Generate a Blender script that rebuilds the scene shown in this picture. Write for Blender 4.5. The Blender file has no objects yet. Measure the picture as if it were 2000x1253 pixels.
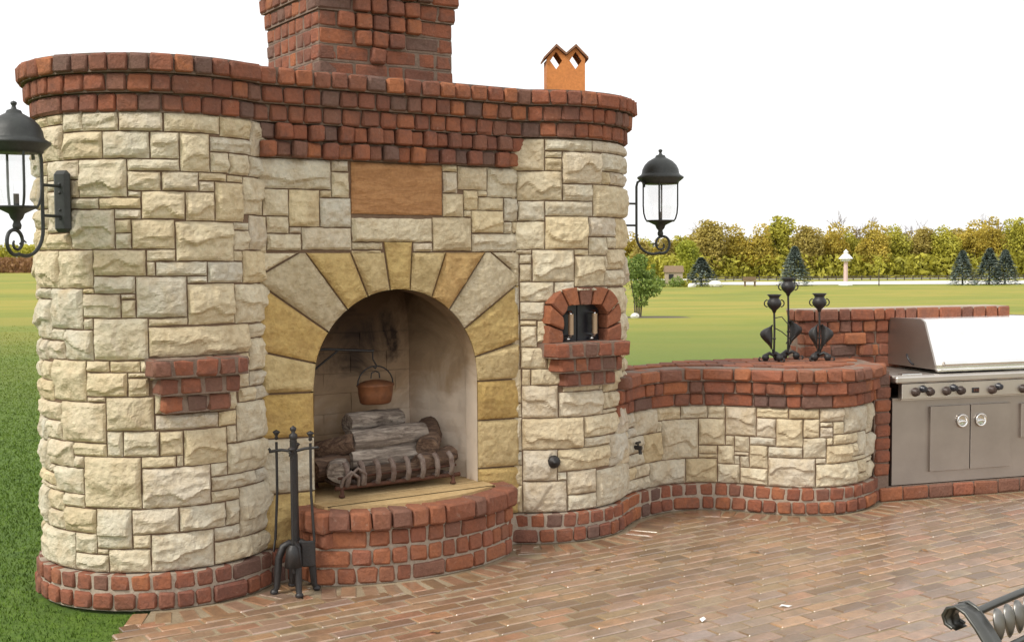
import bpy, bmesh, math, random
import numpy as np
from mathutils import Vector, Matrix
from mathutils.geometry import delaunay_2d_cdt
random.seed(11); np.random.seed(11)
R = math.radians
sc = bpy.context.scene
# ------------------------------------------------------------------ camera, light, exposure
EYE = 1.65; PITCH = R(2.985); ROLL = R(0.35)
cd = bpy.data.cameras.new('camera'); cam = bpy.data.objects.new('camera', cd)
sc.collection.objects.link(cam); sc.camera = cam
cd.sensor_width = 36.0; cd.lens = 36.0 * 2330 / 2000; cd.clip_end = 3000; cd.clip_start = 0.05
fw = Vector((0, math.cos(PITCH), -math.sin(PITCH))); r0 = Vector((1, 0, 0)); u0 = r0.cross(fw)
rt = r0 * math.cos(ROLL) - u0 * math.sin(ROLL); up = u0 * math.cos(ROLL) + r0 * math.sin(ROLL)
cam.matrix_world = Matrix(((rt.x, up.x, -fw.x, 0), (rt.y, up.y, -fw.y, 0), (rt.z, up.z, -fw.z, EYE), (0, 0, 0, 1)))
SUN_DIR = Vector((-0.72, -0.62, 0.98)).normalized()          # towards the sun
world = bpy.data.worlds.new('World'); sc.world = world; world.use_nodes = True
wn = world.node_tree.nodes; wl = world.node_tree.links
for n_ in list(wn): wn.remove(n_)
sky = wn.new('ShaderNodeTexSky'); sky.sky_type = 'NISHITA'; sky.sun_disc = False
sky.sun_elevation = math.asin(SUN_DIR.z); sky.sun_rotation = math.atan2(SUN_DIR.x, SUN_DIR.y)
sky.air_density = 1.0; sky.dust_density = 4.0; sky.ozone_density = 1.0
hsv = wn.new('ShaderNodeHueSaturation'); hsv.inputs['Saturation'].default_value = 0.12
mixw = wn.new('ShaderNodeMix'); mixw.data_type = 'RGBA'; mixw.inputs['Factor'].default_value = 0.75
mixw.inputs[7].default_value = (13.0, 13.0, 13.0, 1)         # even bright overcast veil over the sky
bg = wn.new('ShaderNodeBackground'); bg.inputs['Strength'].default_value = 0.09
wo = wn.new('ShaderNodeOutputWorld')
wl.new(sky.outputs[0], hsv.inputs['Color']); wl.new(hsv.outputs[0], mixw.inputs[6])
wl.new(mixw.outputs[2], bg.inputs['Color']); wl.new(bg.outputs[0], wo.inputs[0])
sl = bpy.data.lights.new('sun', 'SUN'); sl.energy = 2.0; sl.angle = R(12); sl.color = (1.0, 0.95, 0.86)
so = bpy.data.objects.new('sun', sl); sc.collection.objects.link(so); so.location = (0, 0, 20)
so.rotation_euler = SUN_DIR.to_track_quat('Z', 'Y').to_euler()
sc.view_settings.view_transform = 'Standard'; sc.view_settings.look = 'None'
sc.view_settings.exposure = 0.35; sc.view_settings.gamma = 1.0; sc.view_settings.use_curve_mapping = False

# ------------------------------------------------------------------ object helpers
COL = sc.collection
WM = {}
def link(o, parent=None, M=None):
    """M is the world matrix wanted for o."""
    COL.objects.link(o)
    M = M if M is not None else Matrix.Identity(4)
    if parent is not None:
        o.parent = parent; o.matrix_parent_inverse = WM[parent.name].inverted()
    o.matrix_basis = M; WM[o.name] = M.copy()
    return o
def tag(o, label=None, cat=None, group=None, kind=None):
    for k, v in (('label', label), ('category', cat), ('group', group), ('kind', kind)):
        if v: o[k] = v
    return o
def thing(name, loc, label, cat, group=None, rz=0.0):
    o = bpy.data.objects.new(name, None); o.empty_display_size = 0.1
    link(o, None, Matrix.Translation(Vector(loc)) @ Matrix.Rotation(rz, 4, 'Z'))
    return tag(o, label, cat, group)
def copy_thing(root, M, label, group=None):
    r = root.copy(); COL.objects.link(r); r.matrix_basis = M; WM[r.name] = M.copy(); r['label'] = label
    if group: r['group'] = group
    for ch in list(root.children):
        c = ch.copy(); COL.objects.link(c); c.parent = r
        for g in list(ch.children):
            d = g.copy(); COL.objects.link(d); d.parent = c
    return r

class MB:
    def __init__(s): s.v = []; s.f = []; s.sm = []
    def add(s, V, F, smooth=False):
        b = len(s.v); s.v += [tuple(p) for p in V]; s.f += [tuple(i + b for i in f) for f in F]; s.sm += [smooth] * len(F); return s
    def box(s, c, d, rz=0.0, bev=0.0, M=None):
        bm = bmesh.new(); bmesh.ops.create_cube(bm, size=1.0)
        bmesh.ops.scale(bm, vec=Vector(d), verts=bm.verts)
        if bev: bmesh.ops.bevel(bm, geom=bm.edges[:], offset=bev, segments=1, affect='EDGES')
        X = Matrix.Translation(Vector(c)) @ Matrix.Rotation(rz, 4, 'Z')
        if M is not None: X = X @ M
        bm.transform(X); bm.verts.index_update()
        s.add([v.co[:] for v in bm.verts], [[v.index for v in f.verts] for f in bm.faces]); bm.free(); return s
    def tube(s, P, r, n=8, caps=True, smooth=True):
        P = [Vector(p) for p in P]; rr = r if isinstance(r, (list, tuple)) else [r] * len(P)
        V = []; prev = None
        for i, p in enumerate(P):
            t = (P[min(i + 1, len(P) - 1)] - P[max(i - 1, 0)]).normalized()
            if prev is None:
                a = Vector((0, 0, 1)) if abs(t.z) < 0.9 else Vector((1, 0, 0)); x = t.cross(a).normalized()
            else: x = (prev - t * prev.dot(t)).normalized()
            prev = x; y = t.cross(x)
            for k in range(n):
                a = 2 * math.pi * k / n; V.append(p + (x * math.cos(a) + y * math.sin(a)) * rr[i])
        F = [(i * n + k, i * n + (k + 1) % n, (i + 1) * n + (k + 1) % n, (i + 1) * n + k) for i in range(len(P) - 1) for k in range(n)]
        s.add(V, F, smooth)
        if caps: s.add(V[:n], [tuple(range(n))[::-1]]); s.add(V[-n:], [tuple(range(n))])
        return s
    def lathe(s, prof, c=(0, 0, 0), n=20, M=None, smooth=True):
        V = []; c = Vector(c)
        for (r, z) in prof:
            for k in range(n):
                a = 2 * math.pi * k / n; p = Vector((r * math.cos(a), r * math.sin(a), z))
                if M is not None: p = M @ p
                V.append(c + p)
        F = [(i * n + k, i * n + (k + 1) % n, (i + 1) * n + (k + 1) % n, (i + 1) * n + k) for i in range(len(prof) - 1) for k in range(n)]
        return s.add(V, F, smooth)
    def prism(s, poly, z0, z1):
        n = len(poly); V = [(p[0], p[1], z0) for p in poly] + [(p[0], p[1], z1) for p in poly]
        F = [tuple(range(n))[::-1], tuple(range(n, 2 * n))] + [(i, (i + 1) % n, n + (i + 1) % n, n + i) for i in range(n)]
        return s.add(V, F)
    def mesh(s, name, mat):
        me = bpy.data.meshes.new(name); me.from_pydata(s.v, [], s.f)
        me.polygons.foreach_set('use_smooth', s.sm); me.materials.append(mat); me.update(); return me
    def obj(s, name, mat, parent=None, M=None, **kw):
        me = s.mesh(name, mat)
        bm = bmesh.new(); bm.from_mesh(me); bmesh.ops.recalc_face_normals(bm, faces=bm.faces); bm.to_mesh(me); bm.free()
        o = bpy.data.objects.new(name, me)
        link(o, parent, M if M is not None else (WM[parent.name] if parent is not None and kw.pop('local', False) else Matrix.Identity(4)))
        kw.pop('local', None); tag(o, **kw); return o

def arcpts(c, r, a0, a1, n, ax=0):
    return [(c[0] + r * math.cos(a0 + (a1 - a0) * i / n), c[1] + r * math.sin(a0 + (a1 - a0) * i / n)) for i in range(n + 1)]

# ------------------------------------------------------------------ materials
class NT:
    def __init__(s, name):
        s.m = bpy.data.materials.new(name); s.m.use_nodes = True; s.n = s.m.node_tree.nodes; s.l = s.m.node_tree.links
        s.p = s.n['Principled BSDF']
    def new(s, t, **kw):
        x = s.n.new(t)
        for k, v in kw.items(): setattr(x, k, v)
        return x
    def rnd(s):
        oi = s.new('ShaderNodeObjectInfo'); ge = s.new('ShaderNodeNewGeometry')
        a = s.new('ShaderNodeMath', operation='ADD'); s.l.new(oi.outputs['Random'], a.inputs[0]); s.l.new(ge.outputs['Random Per Island'], a.inputs[1])
        f = s.new('ShaderNodeMath', operation='FRACT'); s.l.new(a.outputs[0], f.inputs[0]); return f.outputs[0]
    def coords(s, rnd=None):
        tc = s.new('ShaderNodeTexCoord')
        if rnd is None: return tc.outputs['Object']
        ml = s.new('ShaderNodeMath', operation='MULTIPLY'); ml.inputs[1].default_value = 53.0; s.l.new(rnd, ml.inputs[0])
        ad = s.new('ShaderNodeVectorMath', operation='ADD'); s.l.new(tc.outputs['Object'], ad.inputs[0]); s.l.new(ml.outputs[0], ad.inputs[1]); return ad.outputs[0]
    def noise(s, co, scale, detail=4, rough=0.6, dist=0.0):
        x = s.new('ShaderNodeTexNoise'); x.inputs['Scale'].default_value = scale; x.inputs['Detail'].default_value = detail
        x.inputs['Roughness'].default_value = rough; x.inputs['Distortion'].default_value = dist
        if co is not None: s.l.new(co, x.inputs['Vector'])
        return x.outputs['Fac']
    def ramp(s, fac, stops, interp='LINEAR'):
        x = s.new('ShaderNodeValToRGB'); x.color_ramp.interpolation = interp; e = x.color_ramp.elements
        while len(e) < len(stops): e.new(0.5)
        for el, (p, c) in zip(e, stops):
            el.position = p; el.color = (c[0], c[1], c[2], 1) if not isinstance(c, (int, float)) else (c, c, c, 1)
        s.l.new(fac, x.inputs[0]); return x.outputs[0]
    def mix(s, fac, a, b, mode='MIX'):
        x = s.new('ShaderNodeMix', data_type='RGBA', blend_type=mode)
        for sock, v in ((x.inputs['Factor'], fac), (x.inputs[6], a), (x.inputs[7], b)):
            if isinstance(v, (int, float)): sock.default_value = v
            elif isinstance(v, tuple): sock.default_value = (v[0], v[1], v[2], 1)
            else: s.l.new(v, sock)
        return x.outputs[2]
    def bump(s, h, strength, dist):
        b = s.new('ShaderNodeBump'); b.inputs['Strength'].default_value = strength; b.inputs['Distance'].default_value = dist
        s.l.new(h, b.inputs['Height']); s.l.new(b.outputs[0], s.p.inputs['Normal']); return b
    def color(s, c):
        if isinstance(c, tuple): s.p.inputs['Base Color'].default_value = (c[0], c[1], c[2], 1)
        else: s.l.new(c, s.p.inputs['Base Color'])
    def set(s, **kw):
        for k, v in kw.items(): s.p.inputs[k.replace('_', ' ')].default_value = v
def piece_mat(name, stops, stain, stain_amt=0.5, nscale=9, bump=0.5, bscale=45, rough=0.9, spec=0.3, bdist=0.006, speck=None):
    t = NT(name); r = t.rnd(); co = t.coords(r)
    base = t.ramp(r, stops)
    n1 = t.noise(co, nscale, 5, 0.65, 0.4); n2 = t.noise(co, bscale, 4, 0.7)
    m = t.ramp(n1, [(0.42, 0.0), (0.72, 1.0)]); mm = t.new('ShaderNodeMath', operation='MULTIPLY'); mm.inputs[1].default_value = stain_amt
    t.l.new(m, mm.inputs[0]); c = t.mix(mm.outputs[0], base, stain)
    sp = t.ramp(n2, [(0.3, 0.82), (0.7, 1.12)]); c = t.mix(1.0, c, sp, 'MULTIPLY')
    if speck: c = t.mix(t.ramp(t.noise(co, 24, 6, .8, .5), [(.60, 0.0), (.74, .55)]), c, speck)
    t.color(c); t.set(Roughness=rough); t.p.inputs['Specular IOR Level'].default_value = spec
    t.bump(n2, bump, bdist); return t.m
M_ = {}
M_['cream'] = piece_mat('cream_sandstone', [(0, (.60, .50, .33)), (.15, (.66, .57, .40)), (.3, (.58, .53, .42)), (.45, (.67, .59, .43)), (.6, (.59, .52, .42)), (.75, (.67, .55, .34)), (.88, (.58, .54, .45)), (1, (.57, .46, .28))], (.45, .34, .20), .7, 9, 1.0, 34, bdist=.014)
M_['grey'] = piece_mat('grey_sandstone', [(0, (.50, .41, .26)), (.5, (.55, .47, .33)), (1, (.46, .38, .25))], (.32, .24, .12), .6, 14, .9, 40, bdist=.01)
M_['tan'] = piece_mat('tan_sandstone', [(0, (.52, .40, .20)), (.5, (.58, .45, .24)), (1, (.48, .37, .19))], (.34, .24, .10), .6, 14, .9, 40, bdist=.01)
M_['yellow'] = piece_mat('yellow_sandstone', [(0, (.50, .34, .12)), (.5, (.55, .40, .17)), (1, (.46, .33, .13))], (.34, .21, .08), .7, 12, .9, 40, bdist=.01)
M_['orange'] = piece_mat('orange_sandstone', [(0, (.47, .31, .13)), (1, (.51, .34, .15))], (.34, .19, .07), .7, 12, .9, 40, bdist=.01)
def plaque_mat():
    t = NT('brown_sandstone'); ge = t.new('ShaderNodeNewGeometry'); mp = t.new('ShaderNodeMapping'); mp.inputs['Scale'].default_value = (1, 1, 4.5); t.l.new(ge.outputs['Position'], mp.inputs[0])
    n1 = t.noise(mp.outputs[0], 5, 6, .62, 1.2); n2 = t.noise(ge.outputs['Position'], 60, 4)
    t.color(t.mix(1.0, t.ramp(n1, [(.32, (.34, .165, .065)), (.5, (.40, .20, .082)), (.62, (.45, .235, .10)), (.7, (.37, .18, .07))]), t.ramp(n2, [(.3, .85), (.7, 1.1)]), 'MULTIPLY')); t.set(Roughness=.85); t.bump(n1, .7, .02); return t.m
M_['plaque'] = plaque_mat()
BR = [(0, (0.243, 0.090, 0.053)), (.12, (0.306, 0.108, 0.060)), (.24, (0.190, 0.083, 0.057)), (.36, (0.349, 0.129, 0.067)), (.48, (0.258, 0.094, 0.057)), (.6, (0.390, 0.146, 0.067)), (.7, (0.211, 0.087, 0.060)), (.8, (0.296, 0.109, 0.063)), (.92, (0.179, 0.103, 0.078)), (1, (0.158, 0.097, 0.079))]
M_['brick'] = piece_mat('tumbled_red_brick', BR, (.155, .080, .062), .7, 11, 1.0, 50, rough=.92, spec=.25, bdist=.008, speck=(.40, .27, .20))
M_['brick_hearth'] = piece_mat('clean_red_brick', [(0, (0.290, 0.106, 0.055)), (.2, (0.367, 0.141, 0.069)), (.4, (0.242, 0.093, 0.055)), (.6, (0.348, 0.129, 0.063)), (.78, (0.213, 0.101, 0.067)), (.9, (0.203, 0.101, 0.071)), (1, (0.348, 0.125, 0.071))], (0.203, 0.096, 0.069), .6, 11, 1.0, 50, rough=.9, spec=.25, bdist=.008, speck=(0.464, 0.332, 0.254))
PV = [(0, (0.311, 0.180, 0.109)), (.14, (0.390, 0.246, 0.145)), (.28, (0.216, 0.131, 0.084)), (.42, (0.420, 0.238, 0.137)), (.56, (0.297, 0.202, 0.152)), (.68, (0.361, 0.246, 0.131)), (.8, (0.174, 0.104, 0.060)), (.92, (0.463, 0.268, 0.137)), (1, (0.376, 0.180, 0.109))]
M_['paver'] = piece_mat('clay_paver', PV, (.15, .100, .058), .75, 7, .6, 50, rough=.24, spec=1.0, bdist=.004)
M_['paver'].node_tree.nodes['Principled BSDF'].inputs['Coat Weight'].default_value = .75; M_['paver'].node_tree.nodes['Principled BSDF'].inputs['Coat Roughness'].default_value = .30; M_['paver'].node_tree.nodes['Principled BSDF'].inputs['Coat IOR'].default_value = 1.55
M_['mortar'] = piece_mat('pale_mortar', [(0, (0.399, 0.327, 0.255)), (1, (0.442, 0.365, 0.289))], (0.289, 0.221, 0.162), .6, 20, .8, 80)
M_['joint'] = piece_mat('brown_joint', [(0, (.20, .13, .085)), (1, (.24, .16, .105))], (.13, .08, .05), .5, 20, .6, 80)
M_['joint_red'] = piece_mat('reddish_mortar', [(0, (0.216, 0.152, 0.116)), (1, (0.264, 0.192, 0.148))], (0.128, 0.076, 0.056), .6, 20, .8, 80)
M_['bed'] = piece_mat('paver_bedding_sand', [(0, (.22, .165, .10)), (1, (.27, .20, .125))], (.44, .36, .25), .6, 2, .6, 80)
M_['iron'] = piece_mat('wrought_iron', [(0, (.016, .015, .015)), (1, (.022, .020, .020))], (.05, .035, .03), .35, 25, .4, 90, rough=.45, spec=.5)
M_['lamp'] = piece_mat('verdigris_black_metal', [(0, (.022, .024, .022)), (1, (.03, .032, .029))], (.05, .055, .048), .5, 18, .25, 90, rough=.5, spec=.5)
M_['ash'] = piece_mat('ash_covered_iron', [(0, (.17, .12, .10)), (1, (.24, .19, .16))], (.09, .045, .03), .8, 30, .8, 90, rough=.8)
M_['knob'] = piece_mat('dark_bronze_knob', [(0, (.055, .038, .032)), (1, (.08, .055, .045))], (.03, .022, .02), .5, 30, .2, 90, rough=.35)
M_['rust'] = piece_mat('rusty_iron', [(0, (.10, .04, .025)), (1, (.13, .055, .03))], (.035, .022, .02), .7, 30, .8, 90, rough=.8)
M_['clay'] = piece_mat('terracotta', [(0, (.62, .235, .07)), (1, (.64, .25, .08))], (.45, .17, .06), .5, 8, .2, 60, rough=.75)
M_['clay_dark'] = piece_mat('weathered_terracotta', [(0, (.24, .12, .07)), (1, (.28, .14, .08))], (.10, .06, .04), .7, 20, .3, 60)
M_['slab'] = piece_mat('hearth_slab', [(0, (.50, .35, .17)), (1, (.52, .37, .19))], (.36, .22, .09), .7, 5, .5, 50)
M_['hood_white'] = piece_mat('white_paint', [(0, (.78, .78, .76)), (1, (.8, .8, .78))], (.6, .6, .57), .3, 8, .1, 60, rough=.6)
M_['pink_post'] = piece_mat('faded_pink_paint', [(0, (.72, .52, .50)), (1, (.74, .54, .52))], (.6, .45, .45), .3, 8, .1, 60, rough=.6)
def steel(name, c, rough, aniso=True):
    t = NT(name); co = t.coords(); mp = t.new('ShaderNodeMapping'); mp.inputs['Scale'].default_value = (3, 3, 160); t.l.new(co, mp.inputs[0])
    n1 = t.noise(mp.outputs[0], 6, 3); n2 = t.noise(co, 3, 4)
    t.color(t.mix(1.0, c, t.ramp(n2, [(0.3, 0.88), (0.7, 1.06)]), 'MULTIPLY'))
    t.set(Metallic=1.0); rr = t.ramp(n1, [(0.2, rough - .06), (0.8, rough + .08)]); t.l.new(rr, t.p.inputs['Roughness']); t.bump(n1, .06, .002); return t.m
M_['steel'] = steel('brushed_stainless_steel', (.96, .94, .91), .24)
M_['steel_mid'] = steel('panel_stainless_steel', (.62, .575, .52), .38); M_['steel_body'] = steel('satin_stainless_steel', (.42, .375, .335), .45)
M_['chrome'] = steel('polished_steel', (.85, .84, .82), .12)
M_['pewter'] = steel('cast_pewter', (.13, .13, .12), .42)
M_['pewter_light'] = steel('worn_pewter', (.27, .26, .24), .42)
t = NT('copper_pot'); co = t.coords(); t.color(t.ramp(t.noise(co, 14, 4), [(.3, (.12, .050, .025)), (.7, (.26, .105, .045))])); t.set(Metallic=.35, Roughness=.5); M_['copper'] = t.m
t = NT('black_enamel'); co = t.coords(); t.color(t.ramp(t.noise(co, 20, 3), [(.3, (.014, .015, .02)), (.7, (.03, .03, .036))])); t.set(Roughness=.3); M_['enamel'] = t.m
t = NT('coil_grip'); co = t.coords(); w = t.new('ShaderNodeTexWave'); w.bands_direction = 'Z'; w.inputs['Scale'].default_value = 60; t.l.new(co, w.inputs[0])
t.color(t.ramp(w.outputs['Fac'], [(.2, (.30, .20, .11)), (.8, (.60, .44, .30))])); t.set(Metallic=.4, Roughness=.4); M_['grip'] = t.m
t = NT('lamp_glass'); t.n.remove(t.p); tr = t.new('ShaderNodeBsdfTransparent'); gl = t.new('ShaderNodeBsdfGlossy'); gl.inputs['Roughness'].default_value = .08; ms = t.new('ShaderNodeMixShader')
ms.inputs[0].default_value = .07; t.l.new(tr.outputs[0], ms.inputs[1]); t.l.new(gl.outputs[0], ms.inputs[2]); t.l.new(ms.outputs[0], t.n['Material Output'].inputs[0]); M_['glass'] = t.m
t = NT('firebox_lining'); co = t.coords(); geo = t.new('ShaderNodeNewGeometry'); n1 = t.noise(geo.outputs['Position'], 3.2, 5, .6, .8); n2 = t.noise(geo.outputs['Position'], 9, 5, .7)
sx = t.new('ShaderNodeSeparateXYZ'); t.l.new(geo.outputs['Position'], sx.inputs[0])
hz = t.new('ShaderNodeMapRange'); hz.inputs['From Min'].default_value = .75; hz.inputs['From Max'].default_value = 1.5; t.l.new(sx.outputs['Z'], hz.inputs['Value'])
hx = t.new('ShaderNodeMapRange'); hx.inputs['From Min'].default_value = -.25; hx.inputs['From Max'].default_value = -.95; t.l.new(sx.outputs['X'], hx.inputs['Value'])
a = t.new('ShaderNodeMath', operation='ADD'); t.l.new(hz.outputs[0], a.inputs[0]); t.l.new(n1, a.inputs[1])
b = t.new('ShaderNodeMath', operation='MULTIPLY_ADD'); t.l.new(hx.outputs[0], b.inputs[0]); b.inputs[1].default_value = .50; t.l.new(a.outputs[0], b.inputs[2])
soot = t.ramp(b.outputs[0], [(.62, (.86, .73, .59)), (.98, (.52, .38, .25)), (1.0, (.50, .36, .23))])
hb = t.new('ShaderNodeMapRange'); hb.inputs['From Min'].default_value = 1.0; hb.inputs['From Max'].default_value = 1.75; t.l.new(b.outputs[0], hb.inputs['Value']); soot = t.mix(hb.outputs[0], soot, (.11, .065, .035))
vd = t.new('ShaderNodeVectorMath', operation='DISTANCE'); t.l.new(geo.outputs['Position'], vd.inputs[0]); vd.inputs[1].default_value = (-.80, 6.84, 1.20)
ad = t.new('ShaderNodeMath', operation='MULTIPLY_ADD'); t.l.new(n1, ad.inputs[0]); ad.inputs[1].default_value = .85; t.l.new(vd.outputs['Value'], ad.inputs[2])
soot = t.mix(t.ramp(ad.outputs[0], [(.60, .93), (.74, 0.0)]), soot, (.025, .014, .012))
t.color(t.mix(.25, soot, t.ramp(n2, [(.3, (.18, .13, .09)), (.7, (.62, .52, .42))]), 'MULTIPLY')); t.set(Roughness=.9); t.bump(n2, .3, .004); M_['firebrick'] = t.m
def wood(name, a_, b_, c_):
    t = NT(name); co = t.coords(); mp = t.new('ShaderNodeMapping'); mr_ = t.new('ShaderNodeMapping'); mr_.inputs['Rotation'].default_value = (0, 0, -R(33.5)); t.l.new(co, mr_.inputs[0]); mp.inputs['Scale'].default_value = (3, 28, 28); t.l.new(mr_.outputs[0], mp.inputs[0])
    n1 = t.noise(mp.outputs[0], 1.4, 6, .7, .6); n2 = t.noise(co, 30, 4)
    t.color(t.mix(1.0, t.ramp(n1, [(.3, a_), (.5, b_), (.68, c_)]), t.ramp(n2, [(.3, .8), (.7, 1.1)]), 'MULTIPLY')); t.set(Roughness=.95); t.bump(n1, .9, .008); return t.m
M_['log'] = wood('grey_log_bark', (.05, .035, .028), (.22, .175, .14), (.46, .39, .32))
M_['log_brown'] = wood('brown_log_bark', (.035, .022, .016), (.12, .07, .045), (.26, .17, .11))
M_['wood'] = wood('weathered_wood', (.12, .08, .05), (.22, .15, .09), (.30, .22, .15))
def leafmat(name, stops, trans=.25):
    t = NT(name); ge = t.new('ShaderNodeNewGeometry'); oi = t.new('ShaderNodeObjectInfo'); n1 = t.noise(ge.outputs['Position'], .45, 3)
    a = t.new('ShaderNodeMath', operation='MULTIPLY_ADD'); t.l.new(ge.outputs['Random Per Island'], a.inputs[0]); a.inputs[1].default_value = .26; t.l.new(n1, a.inputs[2])
    b = t.new('ShaderNodeMath', operation='SUBTRACT'); t.l.new(a.outputs[0], b.inputs[0]); b.inputs[1].default_value = .13
    c = t.ramp(b.outputs[0], stops); t.color(c); t.set(Roughness=.7)
    tr = t.new('ShaderNodeBsdfTranslucent'); t.l.new(c, tr.inputs[0]); ms = t.new('ShaderNodeMixShader'); ms.inputs[0].default_value = trans
    t.l.new(t.p.outputs[0], ms.inputs[1]); t.l.new(tr.outputs[0], ms.inputs[2]); t.l.new(ms.outputs[0], t.n['Material Output'].inputs[0]); return t.m
M_['gold'] = leafmat('golden_leaves', [(.2, (0.230, 0.186, 0.027)), (.5, (0.473, 0.368, 0.053)), (.8, (0.703, 0.531, 0.097))])
M_['olive'] = leafmat('olive_leaves', [(.2, (0.207, 0.201, 0.023)), (.5, (0.415, 0.390, 0.049)), (.8, (0.610, 0.549, 0.076))])
M_['russet'] = leafmat('russet_leaves', [(.2, (0.220, 0.172, 0.040)), (.5, (0.418, 0.332, 0.080)), (.8, (0.593, 0.486, 0.142))])
M_['lime'] = leafmat('yellow_green_leaves', [(.2, (0.159, 0.183, 0.015)), (.5, (0.354, 0.378, 0.038)), (.8, (0.549, 0.537, 0.068))])
M_['green'] = leafmat('green_leaves', [(.2, (.09, .14, .03)), (.5, (.21, .29, .06)), (.8, (.38, .46, .12))])
M_['spruce'] = leafmat('blue_spruce_needles', [(.2, (.08, .11, .085)), (.5, (.18, .23, .19)), (.8, (.34, .38, .33))], .05)
M_['dry'] = leafmat('dry_crop', [(.2, (.22, .11, .045)), (.5, (.30, .16, .07)), (.8, (.38, .22, .10))])
M_['bark'] = wood('tree_bark', (.05, .04, .03), (.10, .08, .06), (.17, .14, .11))
M_['twig'] = wood('bare_twigs', (.14, .10, .09), (.22, .17, .15), (.30, .24, .22))
def grassmat(blade=False):
    t = NT('grass_blades' if blade else 'lawn_grass'); ge = t.new('ShaderNodeNewGeometry'); P = ge.outputs['Position']; mp = t.new('ShaderNodeMapping'); mp.inputs['Scale'].default_value = (.5, 1.0, 1.0); t.l.new(P, mp.inputs[0])
    n1 = t.noise(mp.outputs[0], .12, 5, .65, .5); n2 = t.noise(P, 9, 5, .75); n3 = t.noise(P, 60, 3, .8); n4 = t.noise(mp.outputs[0], .7, 4, .7)
    c = t.ramp(n1, [(.30, (.150, .190, .008)), (.46, (.215, .24, .012)), (.60, (.32, .27, .028)), (.75, (.235, .235, .016))])
    c = t.mix(t.ramp(n4, [(.4, 0.0), (.75, .5)]), c, (.33, .275, .030))
    sp = t.new('ShaderNodeSeparateXYZ'); t.l.new(P, sp.inputs[0]); mr = t.new('ShaderNodeMapRange'); mr.inputs['From Min'].default_value = 3; mr.inputs['From Max'].default_value = 50; mr.interpolation_type = 'SMOOTHERSTEP'; t.l.new(sp.outputs['Y'], mr.inputs['Value'])
    c = t.mix(mr.outputs[0], t.ramp(n2, [(.3, (.052, .108, .006)), (.7, (.105, .180, .010))]), c)
    c = t.mix(1.0, c, t.ramp(ge.outputs['Random Per Island'] if blade else n3, [(0, .7), (1, 1.3)] if blade else [(.3, .75), (.7, 1.15)]), 'MULTIPLY'); t.color(c); t.set(Roughness=.85)
    if not blade: t.bump(n3, .5, .02)
    return t.m
M_['grass'] = grassmat()
M_['blade'] = grassmat(True)
t = NT('pale_gravel'); ge = t.new('ShaderNodeNewGeometry'); t.color(t.ramp(t.noise(ge.outputs['Position'], 1.5, 5), [(.3, (.62, .60, .55)), (.7, (.75, .74, .70))])); t.set(Roughness=.9); M_['gravel'] = t.m

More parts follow.
